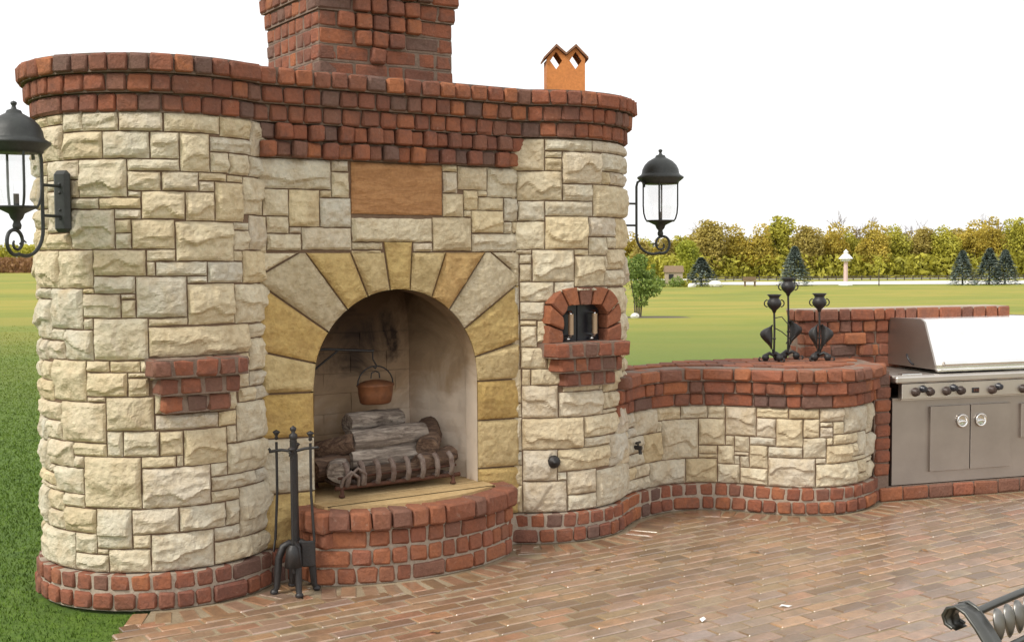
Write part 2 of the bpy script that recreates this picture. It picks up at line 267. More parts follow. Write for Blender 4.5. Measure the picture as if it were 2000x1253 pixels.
# stones as laid, in millimetres along the face and up (u0, z0, u1, z1)
LAY = {
'left': [(-1054,2294,-764,2345),(-764,2295,-643,2345),(-643,2256,-520,2345),(-520,2255,-340,2345),(-340,2254,-138,2345),(-138,2254,136,2345),(136,2243,337,2345),(337,2165,487,2345),(-853,2126,-643,2295),(-643,2127,-419,2255),(-419,2127,-200,2255),(-200,2127,-66,2254),(-66,2069,82,2254),(82,2169,337,2243),(82,2069,187,2169),(187,2064,322,2169),(322,2061,445,2165),(-782,2034,-549,2127),(-549,1947,-306,2127),(-306,2069,-66,2127),(-306,1977,-152,2069),(-152,1977,23,2069),(23,2028,172,2069),(172,2029,276,2064),(23,1977,104,2028),(104,1837,276,2029),(276,1874,445,2061),(-602,1947,-549,2034),(-306,1947,-244,1977),(-601,1894,-443,1947),(-443,1893,-244,1947),(-244,1845,-44,1977),(-44,1837,104,1977),(-600,1704,-368,1893),(-368,1845,-244,1893),(-368,1780,-291,1845),(-368,1704,-291,1780),(-291,1704,-94,1845),(-94,1646,208,1837),(208,1797,315,1837),(208,1699,315,1797),(315,1700,487,1874),(-1054,1807,-785,1904),(-791,1704,-600,1784),(-1054,1704,-791,1807),(-1054,1521,-697,1704),(-697,1522,-481,1704),(-481,1579,-227,1704),(-227,1647,-94,1704),(-227,1577,-186,1647),(-186,1577,58,1647),(58,1541,264,1646),(264,1535,446,1699),(208,1646,264,1699),(-1054,1468,-770,1521),(-1054,1271,-770,1468),(-770,1328,-542,1522),(-542,1496,-481,1522),(-481,1496,-278,1579),(-542,1382,-347,1496),(-347,1470,-278,1496),(-347,1382,-278,1470),(-278,1381,-43,1577),(-43,1541,58,1577),(-43,1343,207,1541),(207,1339,487,1535),(-542,1328,-488,1382),(-770,1271,-661,1328),(-661,1182,-488,1328),(-488,1183,-225,1382),(-225,1343,-43,1381),(-225,1195,301,1339),(302,1264,455,1336),(300,1101,487,1264),(299,1024,487,1101),(-1054,1163,-954,1270),(-916,1169,-816,1270),(-816,1182,-661,1271),(-1054,1075,-908,1163),(-908,1075,-769,1169),(-769,985,-532,1182),(-532,1127,-409,1183),(-409,1126,-265,1182),(-532,1011,-325,1126),(-325,1101,-226,1126),(-325,1011,-225,1101),(220,952,345,1024),(345,952,487,1024),(-1054,974,-769,1075),(-1054,883,-705,974),(-1054,770,-867,883),(-867,791,-705,883),(-705,791,-432,985),(-432,848,-204,1011),(-204,847,100,922),(100,845,203,919),(204,756,487,952),(-432,726,-352,848),(-352,726,-185,847),(-185,726,-75,845),(-75,670,146,845),(146,756,203,845),(146,604,487,756),(-834,666,-621,791),(-621,726,-432,791),(-621,667,-560,726),(-560,480,-270,726),(-270,670,-109,726),(-109,670,-75,726),(-270,477,55,670),(55,604,146,670),(55,534,331,604),(331,534,487,604),(-775,541,-560,667),(-1054,624,-864,770),(-1054,563,-775,624),(55,477,214,535),(214,284,487,534),(-853,446,-702,541),(-702,476,-560,541),(-1054,355,-853,541),(-853,356,-699,446),(-699,356,-495,476),(-495,287,-318,480),(-318,355,-101,477),(-101,355,131,477),(131,355,214,477),(66,287,214,355),(-971,173,-626,355),(-626,259,-495,356),(-495,259,-434,287),(-626,173,-434,259),(-434,173,-233,287),(-318,287,-233,355),(-233,173,66,355),(66,173,291,284),(291,173,487,282),(-204,925,56,1083),(-225,1083,96,1163),(96,1023,299,1143),(-785,1784,-644,1983),(-1124,1904,-864,2063),(-1124,173,-984,253),(-1124,2063,-984,2223),(-984,2063,-853,2223),(-1124,253,-984,354),(56,922,204,1023),(-1124,354,-1054,553),(-1124,553,-1054,753),(-1124,2223,-984,2294),(-984,2223,-853,2294),(-864,1904,-785,2063),(96,1143,300,1195),(-1124,753,-1054,913),(-1124,913,-1054,1073),(-225,1163,96,1195),(-785,1983,-603,2034),(-1124,1073,-1054,1273),(-1124,1273,-1054,1433),(-1124,1433,-1054,1553),(-1124,1553,-1054,1713),(-1124,1713,-1054,1833),(-644,1784,-601,1983),(-1054,541,-775,563),(-1124,1833,-1054,1904),(446,1535,486,1653),(445,1874,486,1993),(445,1993,486,2153),(-864,624,-834,791),(-853,2063,-782,2126),(-954,1163,-916,1270),(-1124,2294,-1054,2343),(-532,985,-432,1011),(-834,624,-775,666),(56,1023,96,1083),(-265,1126,-225,1183),(455,1264,486,1336),(446,1653,486,1700)],
'wall': [(2255,2012,2667,2168),(2667,2109,2766,2168),(2667,1973,2770,2109),(2285,1873,2428,2012),(2428,1819,2600,2012),(2600,1973,2667,2012),(2600,1819,2780,1973),(2306,1785,2428,1873),(2428,1785,2496,1819),(2306,1698,2496,1785),(2496,1700,2780,1819),(2780,1742,3270,1873),(3270,1693,3523,1882),(2780,1702,2964,1742),(3147,1690,3270,1742),(3339,2014,3433,2132),(3433,2035,3629,2168),(3629,1997,3835,2168),(3336,1882,3472,2014),(3472,1921,3567,2035),(3567,1998,3629,2035),(3567,1922,3738,1998),(3739,1862,3835,1997),(3472,1882,3523,1921),(3523,1793,3739,1922),(3739,1792,3795,1862),(3523,1689,3835,1793),(2255,1683,2306,1873),(3335,2132,3433,2173),(2255,1873,2285,2012),(2775,1683,2955,1700),(3795,1793,3835,1862)],
'right': [(-472,2151,-264,2335),(-264,2265,43,2335),(43,2269,1056,2335),(-264,2226,-160,2265),(-264,2151,-160,2226),(-160,2081,121,2265),(121,2160,1055,2269),(121,2082,203,2160),(203,2082,1055,2160),(-431,1982,-160,2151),(-160,1981,47,2080),(47,1891,1056,2081),(-421,1864,-263,1981),(-263,1893,47,1981),(-439,1702,-264,1864),(-264,1702,14,1893),(14,1775,272,1891),(14,1666,169,1775),(169,1705,272,1775),(272,1704,1056,1891),(-439,1674,-340,1702),(-414,1619,-340,1674),(-414,1517,-340,1619),(-340,1516,-86,1702),(-86,1666,14,1702),(-85,1485,141,1666),(141,1580,169,1666),(169,1580,407,1705),(141,1481,406,1580),(-413,1401,-212,1516),(-212,1444,-85,1516),(-413,1294,-266,1401),(-412,1138,-313,1263),(-313,1166,-254,1294),(-411,1014,-254,1138),(-254,1014,-191,1086),(-404,917,-351,1014),(-351,917,-162,1014),(-404,726,-189,917),(-189,726,129,874),(189,753,439,853),(-403,540,-23,726),(-23,598,291,726),(130,726,291,753),(291,595,1057,753),(-23,540,192,598),(192,399,1056,595),(-401,357,-195,541),(-195,409,192,540),(-195,357,-137,409),(-137,268,69,409),(69,173,1056,399),(-400,173,-137,357),(-137,173,69,268),(439,753,758,953),(758,753,958,833),(758,833,1018,953),(129,853,388,973),(388,953,708,1033),(-162,874,98,953),(-162,953,38,1113),(708,953,908,1113),(908,953,1048,1153),(38,973,298,1053),(298,1033,558,1153),(38,1053,298,1133),(-254,1113,8,1273),(558,1113,758,1233),(8,1133,268,1293),(268,1153,528,1313),(758,1153,1078,1353),(-82,1293,178,1453),(178,1313,438,1475),(528,1233,668,1433),(668,1353,868,1553),(868,1353,1008,1513),(406,1475,668,1673),(868,1513,1068,1704),(668,1553,868,1673),(-252,1273,-82,1393),(1018,753,1108,953),(558,1033,708,1113),(1008,1353,1108,1513),(668,1233,758,1313),(438,1313,528,1433),(407,1673,728,1704),(438,1433,668,1473),(-212,1393,-82,1444),(-85,1453,178,1481),(758,1113,908,1153),(-472,173,-400,333),(-472,333,-401,453),(-472,453,-401,533),(-472,533,-403,733),(-472,733,-404,813),(-472,813,-404,1013),(1048,953,1108,1073),(-472,1013,-411,1133),(-472,1133,-412,1333),(-472,1333,-413,1493),(-472,1493,-414,1673),(1056,173,1108,373),(1056,373,1108,573),(1057,573,1108,693),(1056,1704,1108,1903),(1056,1903,1108,2063),(130,753,189,853),(-472,1863,-421,1982),(1055,2063,1108,2263),(298,973,388,1033),(1068,1513,1108,1673),(388,853,439,953),(-472,1983,-431,2151),(958,753,1018,833),(1048,1073,1108,1153),(1078,1153,1108,1313),(-472,1673,-439,1863),(728,1673,868,1704),(668,1313,758,1353),(1056,2263,1108,2333),(1057,693,1108,753),(98,874,128,973),(-191,1014,-162,1113),(-412,1263,-313,1294),(528,1153,558,1233)],
'low': [(412,586,534,682),(534,523,782,682),(782,595,978,682),(978,596,1165,682),(1165,596,1278,682),(1278,489,1482,682),(1482,614,1690,682),(1690,614,1886,682),(1887,594,2066,682),(2066,511,2341,682),(440,523,534,586),(642,335,827,523),(443,415,643,523),(827,335,1103,596),(1103,421,1278,596),(1482,490,1610,614),(1610,432,1780,614),(1780,494,1887,614),(1888,494,1978,562),(1978,511,2066,594),(1780,362,1932,494),(1979,443,2210,511),(1278,421,1337,487),(1337,383,1437,487),(1437,434,1610,489),(1103,364,1229,421),(1229,300,1337,421),(1437,285,1560,434),(1560,362,1780,432),(1933,324,2149,443),(2149,353,2210,443),(2149,324,2322,353),(708,173,1017,336),(1017,173,1229,335),(1229,173,1375,300),(1375,285,1437,359),(1337,300,1375,359),(1375,173,1560,285),(1560,173,1861,362),(1861,324,1933,362),(1861,173,2215,324),(2215,234,2339,324),(2215,173,2339,234),(552,253,707,335),(120,173,320,253),(120,253,441,373),(2321,323,2520,483),(120,373,260,573),(120,573,412,683),(320,173,640,253),(442,334,642,415),(260,373,440,533),(2339,173,2520,293),(2341,483,2480,683),(2210,353,2321,511),(441,253,552,334),(640,173,708,253),(2480,483,2520,683),(260,533,438,573),(2339,293,2520,323),(1103,335,1229,364),(782,523,827,595),(1888,562,1978,594),(1932,443,1979,494),(1337,359,1437,383)],
}
VOUS = [('cream', [(2.26, 1.689, 0), (2.48, 1.689, 0), (2.26, 1.572, 0)]),
('grey', [(2.487, 1.689, 0), (2.26, 1.568, 0), (2.26, 1.534, 0), (2.641, 1.273, 1), (2.75, 1.385, 1), (2.515, 1.689, 0)]),
('yellow', [(2.516, 1.689, 0), (2.77, 1.689, 0), (2.871, 1.452, 1), (2.752, 1.387, 1)]),
('tan', [(2.773, 1.689, 0), (2.971, 1.689, 0), (3.003, 1.483, 1), (2.874, 1.453, 1)]),
('yellow', [(2.969, 1.747, 0), (3.143, 1.747, 0), (3.125, 1.479, 1), (3.006, 1.483, 1)]),
('tan', [(3.14, 1.689, 0), (3.354, 1.689, 0), (3.26, 1.439, 1), (3.125, 1.479, 1)]),
('orange', [(3.354, 1.689, 0), (3.613, 1.689, 0), (3.37, 1.37, 1), (3.262, 1.438, 1)]),
('grey', [(3.613, 1.689, 0), (3.646, 1.689, 0), (3.838, 1.547, 0), (3.838, 1.509, 0), (3.468, 1.26, 1), (3.372, 1.368, 1)]),
('cream', [(3.652, 1.689, 0), (3.838, 1.689, 0), (3.838, 1.55, 0)]),
('yellow', [(3.838, 1.507, 0), (3.838, 1.173, 0), (3.537, 1.099, 1), (3.47, 1.257, 1)]),
('tan', [(3.838, 1.17, 0), (3.838, 0.957, 0), (3.55, 0.959, 1), (3.538, 1.096, 1)]),
('yellow', [(3.838, 0.954, 0), (3.838, 0.728, 0), (3.55, 0.735, 1), (3.55, 0.957, 1)]),
('tan', [(3.838, 0.726, 0), (3.838, 0.448, 0), (3.55, 0.461, 1), (3.55, 0.733, 1)]),
('yellow', [(3.838, 0.446, 0), (3.838, 0.173, 0), (3.55, 0.173, 1), (3.55, 0.459, 1)]),
('yellow', [(2.26, 1.53, 0), (2.639, 1.27, 1), (2.567, 1.113, 1), (2.26, 1.19, 0)]),
('tan', [(2.26, 1.187, 0), (2.566, 1.111, 1), (2.55, 0.965, 1), (2.26, 0.972, 0)]),
('yellow', [(2.26, 0.97, 0), (2.55, 0.963, 1), (2.55, 0.731, 1), (2.26, 0.742, 0)]),
('cream', [(2.26, 0.741, 0), (2.55, 0.729, 1), (2.55, 0.449, 1), (2.26, 0.456, 0)]),
('yellow', [(2.26, 0.454, 0), (2.55, 0.447, 1), (2.55, 0.173, 1), (2.26, 0.173, 0)])]
# ------------------------------------------------------------------ plan of the masonry (metres, camera above the origin, z = 0 is the patio)
TH = R(33.5); ex = np.array([math.cos(TH), math.sin(TH)]); nx = np.array([math.sin(TH), -math.cos(TH)])
W0 = -5.73; WC = -6.15; SL = 1.885; SR = 4.215; RR = .575; CH = .0865
def pl(s, w): return ex * s + nx * w
def P3(s, w, z): p = pl(s, w); return (float(p[0]), float(p[1]), float(z))
def smooth(P, n=12):
    P = np.array(P, float); out = []; Q = np.vstack([2 * P[0] - P[1], P, 2 * P[-1] - P[-2]])
    for i in range(1, len(Q) - 2):
        for k in range(n):
            t = k / n
            out.append(.5 * ((2 * Q[i]) + (-Q[i - 1] + Q[i + 1]) * t + (2 * Q[i - 1] - 5 * Q[i] + 4 * Q[i + 1] - Q[i + 2]) * t * t + (-Q[i - 1] + 3 * Q[i] - 3 * Q[i + 1] + Q[i + 2]) * t ** 3))
    out.append(Q[-2]); return np.array(out)
class Path:
    def __init__(s, P, flip=False):
        s.P = np.array(P, float); d = np.diff(s.P, axis=0); l = np.linalg.norm(d, axis=1); s.L = np.r_[0, np.cumsum(l)]
        T = np.gradient(s.P, axis=0); T /= np.linalg.norm(T, axis=1)[:, None] + 1e-12; s.N = np.c_[T[:, 1], -T[:, 0]]; s.len = s.L[-1]
    def at(s, u):
        x = np.interp(u, s.L, s.P[:, 0]); y = np.interp(u, s.L, s.P[:, 1]); a = np.interp(u, s.L, s.N[:, 0]); b = np.interp(u, s.L, s.N[:, 1])
        n = np.stack([a, b], -1); n /= np.linalg.norm(n, axis=-1)[..., None]; return np.stack([x, y], -1), n
    def off(s, d): return Path(s.P + s.N * d)
LB = Path(smooth([(.60, 6.98), (.666, 7.156), (.776, 7.407), (.898, 7.568), (1.064, 7.70), (1.234, 7.745), (1.419, 7.708), (1.559, 7.64), (1.742, 7.56), (1.933, 7.538), (2.148, 7.593), (2.352, 7.777), (2.50, 8.02)]))
LS = Path(LB.P - LB.N * .05)
def map_tower(sc_):
    c = pl(sc_, WC)
    def f(u, z, h):
        a = u / RR; r = (RR + h)
        return np.stack([c[0] + r * (np.sin(a) * ex[0] + np.cos(a) * nx[0]), c[1] + r * (np.sin(a) * ex[1] + np.cos(a) * nx[1]), z], -1)
    return f
def map_wall(u, z, h): return np.stack([ex[0] * u + nx[0] * (W0 + h), ex[1] * u + nx[1] * (W0 + h), z], -1)
def map_low(u, z, h):
    p, n = LS.at(u); return np.stack([p[..., 0] + n[..., 0] * h, p[..., 1] + n[..., 1] * h, z], -1)
# value noise on a lattice, vectorised
def _hash(i, j, k): return (np.sin(i * 127.1 + j * 311.7 + k * 74.7) * 43758.5453) % 1.0
def vnoise(x, y, k=0):
    i = np.floor(x); j = np.floor(y); f = x - i; g = y - j; f = f * f * (3 - 2 * f); g = g * g * (3 - 2 * g)
    return (_hash(i, j, k) * (1 - f) + _hash(i + 1, j, k) * f) * (1 - g) + (_hash(i, j + 1, k) * (1 - f) + _hash(i + 1, j + 1, k) * f) * g
def relief(u, z, d, box, seed, rough=1.0, kind=None):
    """quarry-faced relief: distance d to the joint, box = u0,z0,u1,z1"""
    rs = random.Random(seed); w = box[2] - box[0]; h = box[3] - box[1]; m = min(w, h)
    un = (u - box[0]) / w; zn = (z - box[1]) / h
    A = (.010 + .115 * min(m, .25)) * rough; kind = kind or rs.choice('llllffm')
    wu = u + .03 * vnoise(u * 9, z * 9, seed + 9); wz = z + .03 * vnoise(u * 9 + 5, z * 9, seed + 8)
    nz = (1 - 2 * np.abs(vnoise(wu * 13 + seed, wz * 19, seed) - .5)) * .62 + vnoise(u * 60, z * 60 + seed, seed + 3) * .38
    if kind == 'l' and h > .05:
        zl = rs.uniform(.22, .5) + (vnoise(u * 14 + seed, z * 0, seed + 1) - .5) * .4 + (un - .5) * rs.uniform(-.35, .35)
        t = np.clip((1 - zn) / (1 - zl + 1e-6), 0, 1); up_ = .22 + .78 * t ** .8
        lo = .06 + .22 * vnoise(u * 20, z * 20, seed + 5) + .2 * np.clip(zn / (zl + 1e-6), 0, 1)
        k = np.clip((zn - zl) / (.010 / h), 0, 1); b = lo * (1 - k) + up_ * k
    elif kind == 'm' and w > .1:
        k = rs.uniform(.3, .7); b = 1 - .8 * np.abs(zn - .5) - .6 * np.abs(un - k); b = np.clip(b, .1, 1)
        q = np.clip((un - k + (zn - .5) * rs.uniform(-.5, .5) + (vnoise(z * 18, u * 0 + seed, seed) - .5) * .25) / .06, 0, 1); b = b * (1 - q) + (b * .55) * q
    else:
        b = np.full(u.shape, 1.0)
        for _ in range(5):
            a = rs.uniform(0, 6.28); o = rs.uniform(.5, .95); sl = rs.uniform(.9, 2.0)
            b = np.minimum(b, o - sl * ((un - .5) * math.cos(a) + (zn - .5) * math.sin(a)) * .9 + .15)
        b = np.clip(b, .12, 1)
    e = np.clip(d / .0075, 0, 1); e = e * e * (3 - 2 * e)
    return .001 + e * (.004 + A * b * np.clip(d / (.06 * m + .006), .52, 1)) + e * (nz - .5) * .017 * rough
def rect_stone(r, mp, seed, mat, gap=.0036, rough=1.0, back=-.03, kind=None, res=.0095):
    rs = random.Random(seed); u0, z0, u1, z1 = r[0] + gap, r[1] + gap, r[2] - gap, r[3] - gap
    if u1 - u0 < .008 or z1 - z0 < .008: return None
    nu = max(3, min(40, int((u1 - u0) / res))); nv = max(3, min(32, int((z1 - z0) / res)))
    U, Z = np.meshgrid(np.linspace(u0, u1, nu + 1), np.linspace(z0, z1, nv + 1))
    j = .0022; U = U + np.where((U > u0 + .001) & (U < u1 - .001), np.random.uniform(-j, j, U.shape), (vnoise(Z * 30 + seed, Z * 0, seed) - .5) * .004)
    Z = Z + np.where((Z > z0 + .001) & (Z < z1 - .001), np.random.uniform(-j, j, Z.shape), (vnoise(U * 30 + seed, U * 0, seed + 2) - .5) * .004)
    d = np.minimum(np.minimum(U - u0, u1 - U), np.minimum(Z - z0, z1 - Z)).clip(0)
    Hh = relief(U, Z, d, (u0, z0, u1, z1), seed, rough, kind)
    V = mp(U, Z, Hh).reshape(-1, 3); n = nu + 1
    F = [(i * n + k, i * n + k + 1, (i + 1) * n + k + 1, (i + 1) * n + k) for i in range(nv) for k in range(nu)]
    ring = [k for k in range(n)] + [i * n + nu for i in range(1, nv + 1)] + [nv * n + k for k in range(nu - 1, -1, -1)] + [i * n for i in range(nv - 1, 0, -1)]
    uf = U.reshape(-1)[ring]; zf = Z.reshape(-1)[ring]; B = mp(uf, zf, np.full(uf.shape, back)); b0 = len(V); V = np.vstack([V, B]); m = len(ring)
    F += [(ring[(q + 1) % m], ring[q], b0 + q, b0 + (q + 1) % m) for q in range(m)]
    me = bpy.data.meshes.new('stone'); me.from_pydata(V.tolist(), [], F); me.materials.append(mat); me.update(); return me
def poly_stone(poly, mp, seed, mat, gap=.004, rough=1.0, back=-.04, arc=None, res=.014):
    """polygon stone (voussoir) with dressed-back relief"""
    P = []
    n = len(poly)
    for i in range(n):
        a = poly[i]; b = poly[(i + 1) % n]; k = max(1, int(math.dist(a[:2], b[:2]) / res))
        for q in range(k):
            t = q / k; p = [a[0] + (b[0] - a[0]) * t, a[1] + (b[1] - a[1]) * t]
            if a[2] and b[2] and (a[1] > .98 and b[1] > .98):
                r = math.hypot(p[0] - 3.05, p[1] - .985); p = [3.05 + (p[0] - 3.05) * .5 / r, .985 + (p[1] - .985) * .5 / r]
            P.append(p)
    P = np.array(P); c = P.mean(0)
    A = sum(P[i][0] * P[(i + 1) % len(P)][1] - P[(i + 1) % len(P)][0] * P[i][1] for i in range(len(P)))
    if A < 0: P = P[::-1]
    d_ = np.roll(P, -1, 0) - np.roll(P, 1, 0); nn = np.c_[-d_[:, 1], d_[:, 0]]; nn /= np.linalg.norm(nn, axis=1)[:, None] + 1e-9; P = P + nn * gap
    lo = P.min(0); hi = P.max(0); pts = []
    A_ = P; B_ = np.roll(P, -1, 0)
    def dist(q):
        ab = B_ - A_; t = np.clip(((q - A_) * ab).sum(1) / ((ab ** 2).sum(1) + 1e-12), 0, 1); return np.linalg.norm(A_ + ab * t[:, None] - q, axis=1).min()
    def inside(q):
        x, y = q; c_ = ((A_[:, 1] > y) != (B_[:, 1] > y)) & (x < (B_[:, 0] - A_[:, 0]) * (y - A_[:, 1]) / (B_[:, 1] - A_[:, 1] + 1e-12) + A_[:, 0]); return c_.sum() % 2 == 1
    for x in np.arange(lo[0], hi[0], res):
        for y in np.arange(lo[1], hi[1], res):
            q = np.array([x + random.uniform(-.003, .003), y + random.uniform(-.003, .003)])
            if inside(q) and dist(q) > res * .45: pts.append(q)
    m = len(P); allp = [Vector(p) for p in P] + [Vector(p) for p in pts]
    co, _, fa, *_r = delaunay_2d_cdt(allp, [], [list(range(m))], 1, 1e-6)
    X = np.array([v[:] for v in co]); d = np.array([dist(q) for q in X]); d[d < 1e-4] = 0
    h = relief(X[:, 0], X[:, 1], d, (lo[0], lo[1], hi[0], hi[1]), seed, rough, 'f'); V = mp(X[:, 0], X[:, 1], h)
    F = [tuple(f) for f in fa]; b0 = len(V); Bk = mp(P[:, 0], P[:, 1], np.full(m, back)); V = np.vstack([V, Bk])
    F += [((q + 1) % m, q, b0 + q, b0 + (q + 1) % m) for q in range(m)]
    me = bpy.data.meshes.new('voussoir'); me.from_pydata(V.tolist(), [], F); me.materials.append(mat); me.update(); return me
# tumbled brick variants: x = width, y = depth (front at y = 0, body behind at +y), z = height
def brick_mesh(name, w, d, h, mat, bev=.0105, jit=.0042, seg=1, smooth_=True):
    bm = bmesh.new(); bmesh.ops.create_cube(bm, size=1.0)
    for v in bm.verts: v.co = Vector((v.co.x * w, (v.co.y + .5) * d, v.co.z * h))
    bmesh.ops.bevel(bm, geom=bm.edges[:], offset=bev, segments=seg, profile=.6, affect='EDGES', clamp_overlap=True)
    for v in bm.verts: v.co += Vector([random.uniform(-jit, jit) for _ in range(3)])
    bmesh.ops.recalc_face_normals(bm, faces=bm.faces)
    me = bpy.data.meshes.new(name); bm.to_mesh(me); bm.free(); me.materials.append(mat); me.polygons.foreach_set('use_smooth', [smooth_ and p.area < .0016 for p in me.polygons]); return me
def variants(w, d, h, mat, n=8, **k): return [brick_mesh('brick', w, d, h, mat, **k) for _ in range(n)]
VB = {False: variants(.094, .11, .079, M_['brick']), True: variants(.19, .11, .079, M_['brick'])}
VH = {False: variants(.096, .11, .077, M_['brick_hearth']), True: variants(.19, .11, .077, M_['brick_hearth'])}
# ---- registry: pieces become parts, the 300 that show largest per thing and name; the rest is one 'stuff' part
REG = {}
camP = Vector((0, 0, EYE)); SHAPE = {}
def score(me, M, facing):
    c = M @ (Vector(me.vertices[0].co) if len(me.vertices) else Vector()); d = c - camP
    dep = d.dot(fw)
    if dep <= .2: return 0
    x = 1000 + 2330 * d.dot(rt) / dep; y = 626.5 - 2330 * d.dot(up) / dep
    if x < -20 or x > 2020 or y < -20 or y > 1273: return 0
    if facing is not None and Vector((facing[0], facing[1], facing[2] if len(facing) > 2 else 0)).dot(d) > -.02 * d.length: return 0.0001
    bb = SHAPE.get(me.name)
    if bb is None:
        v = np.empty(len(me.vertices) * 3); me.vertices.foreach_get('co', v); v = v.reshape(-1, 3); e_ = np.sort(v.max(0) - v.min(0)); bb = SHAPE[me.name] = e_[2] * max(e_[1], .02)
    return bb / dep ** 2
def piece(root, parent, name, me, M=None, facing=None):
    M = M if M is not None else Matrix.Identity(4)
    REG.setdefault((root.name, name), []).append((score(me, M, facing), parent, me, M, root))
def flush():
    for (rn, name), L in REG.items():
        L.sort(key=lambda t_: -t_[0])
        for s_, parent, me, M, root in L[:300]:
            link(bpy.data.objects.new(name, me), parent, M)
        rest = L[300:]
        if rest:
            V = []; F = []; mats = []; MI = []; b = 0
            for s_, parent, me, M, root in rest:
                v = np.empty(len(me.vertices) * 3); me.vertices.foreach_get('co', v); v = v.reshape(-1, 3); A = np.array(M); V.append(v @ A[:3, :3].T + A[:3, 3])
                mt = me.materials[0]
                if mt not in mats: mats.append(mt)
                mi = mats.index(mt)
                for p in me.polygons: F.append([i + b for i in p.vertices]); MI.append(mi)
                b += len(v)
            me = bpy.data.meshes.new(name); me.from_pydata(np.vstack(V).tolist(), [], F)
            for mt in mats: me.materials.append(mt)
            me.polygons.foreach_set('material_index', MI); me.update()
            o = link(bpy.data.objects.new(name, me), rest[0][4]); o['kind'] = 'stuff'
def brick_at(root, parent, p, n, z, wid, hdr, V, tilt=.012, dep=1.0, hsc=1.0):
    """brick centred on p (front face), outward normal n, bottom z"""
    long_ = wid > .15; me = random.choice(V[long_]); nom = .19 if long_ else .095
    M = Matrix.Translation((p[0] + n[0] * random.uniform(-.003, .004), p[1] + n[1] * random.uniform(-.003, .004), z + CH / 2))
    a = math.atan2(n[1], n[0]) + math.pi / 2
    M = M @ Matrix.Rotation(a + random.uniform(-tilt, tilt) * 2, 4, 'Z') @ Matrix.Rotation(random.uniform(-tilt, tilt), 4, 'Y') @ Matrix.Diagonal((wid / nom, dep, hsc, 1))
    # local +y must point into the wall
    piece(root, parent, 'brick', me, M, (n[0], n[1]))
def course(root, parent, path, z, V, mean=.1, plong=.12, u0=0, u1=None, joint=.010, skip=None, proud=0.0, hsc=1.0, dep=1.0):
    u = u0 + random.uniform(-.04, 0); u1 = path.len if u1 is None else u1
    while u < u1:
        w = mean * random.uniform(.86, 1.14)
        if random.random() < plong: w = mean * 1.95
        if u + w > u1: w = max(.05, u1 - u)
        p, n = path.at(np.array(u + w / 2))
        if skip is None or not skip(p):
            brick_at(root, parent, p + n * (proud * random.uniform(.3, 1)), n, z, w - joint, None, V, hsc=hsc, dep=dep)
        u += w
def wallslab(mb, path, z0, z1, thick, cap=True):
    """solid ribbon behind a path: front on the path, back 'thick' behind"""
    F_ = path.P; B_ = path.P - path.N * thick; n = len(F_)
    V = [(p[0], p[1], z0) for p in F_] + [(p[0], p[1], z1) for p in F_] + [(p[0], p[1], z0) for p in B_] + [(p[0], p[1], z1) for p in B_]
    Q = []
    for i in range(n - 1):
        Q += [(i, i + 1, n + i + 1, n + i), (n + i, n + i + 1, 3 * n + i + 1, 3 * n + i), (2 * n + i + 1, 2 * n + i, 3 * n + i, 3 * n + i + 1), (i + 1, i, 2 * n + i, 2 * n + i + 1)]
    Q += [(0, n, 3 * n, 2 * n), (n - 1, 2 * n - 1 + 0, 4 * n - 1, 3 * n - 1)]
    return mb.add(V, Q)
def tower_arc(scn, r, a0, a1, n=48): 
    c = pl(scn, WC); return [c + r * (math.sin(a) * ex + math.cos(a) * nx) for a in np.linspace(R(a0), R(a1), n)]
def front_path(p, w=None, aL=-150, aR=150, wl=None):
    """left tower arc, straight wall, right tower arc; p = projection from the stone face"""
    r = RR + p; wl = (W0 + p) if wl is None else wl; k = math.degrees(math.acos(min(1, (wl - WC) / r)))
    A = tower_arc(SL, r, aL, k); B = tower_arc(SR, r, -k, aR); a = A[-1]; b = B[0]
    mid = [a + (b - a) * t for t in np.linspace(0, 1, 26)[1:-1]]
    return Path(A + mid + B)
CLp = pl(SL, WC); CRp = pl(SR, WC)
def in_towerR(p, r=RR): return np.hypot(*(np.array(p) - CRp)) < r - .005
# ================================================================== SETTING: ground
def sst(a, b, x): t = np.clip((x - a) / (b - a), 0, 1); return t * t * (3 - 2 * t)
def ground_z(x, y):
    side = sst(-.26, .03, x / np.maximum(y, 1.0)); drop = -2.2 * sst(9, 120, y) * side
    return -.018 + drop + (vnoise(x * .35, y * .35, 2) - .5) * .03 * sst(10, 16, y)
xs = np.r_[-900, -500, np.linspace(-300, -60, 14), np.linspace(-50, -12, 16), np.linspace(-11, 11, 45), np.linspace(12, 60, 20), np.linspace(70, 350, 18), 600, 900]
ys = np.r_[-60, -30, -12, np.linspace(-4, 14, 60), np.linspace(15, 60, 34), np.linspace(64, 300, 40), 450, 700, 1200, 2000]
X, Y = np.meshgrid(xs, ys); Z = ground_z(X, Y); nX = len(xs)
g = MB(); g.add(np.stack([X, Y, Z], -1).reshape(-1, 3).tolist(), [(i * nX + k, i * nX + k + 1, (i + 1) * nX + k + 1, (i + 1) * nX + k) for i in range(len(ys) - 1) for k in range(nX - 1)], True)
lawn = g.obj('lawn', M_['grass'], kind='structure')
g = MB()
def strip(mb, pts0, pts1, dz):
    n = len(pts0); V = []
    for p in pts0 + pts1: V.append((p[0], p[1], float(ground_z(np.array(p[0]), np.array(p[1]))) + dz))
    mb.add(V, [(i, i + 1, n + i + 1, n + i) for i in range(n - 1)])
rx = list(np.linspace(26, 260, 30))
strip(g, [(x, 163 + 1.5 * math.sin(x * .05) + (6 if x < 34 else 0)) for x in rx], [(x, 184 + 1.0 * math.sin(x * .04) - (6 if x < 34 else 0)) for x in rx], .05)
g.obj('gravel_road', M_['gravel'], kind='structure')
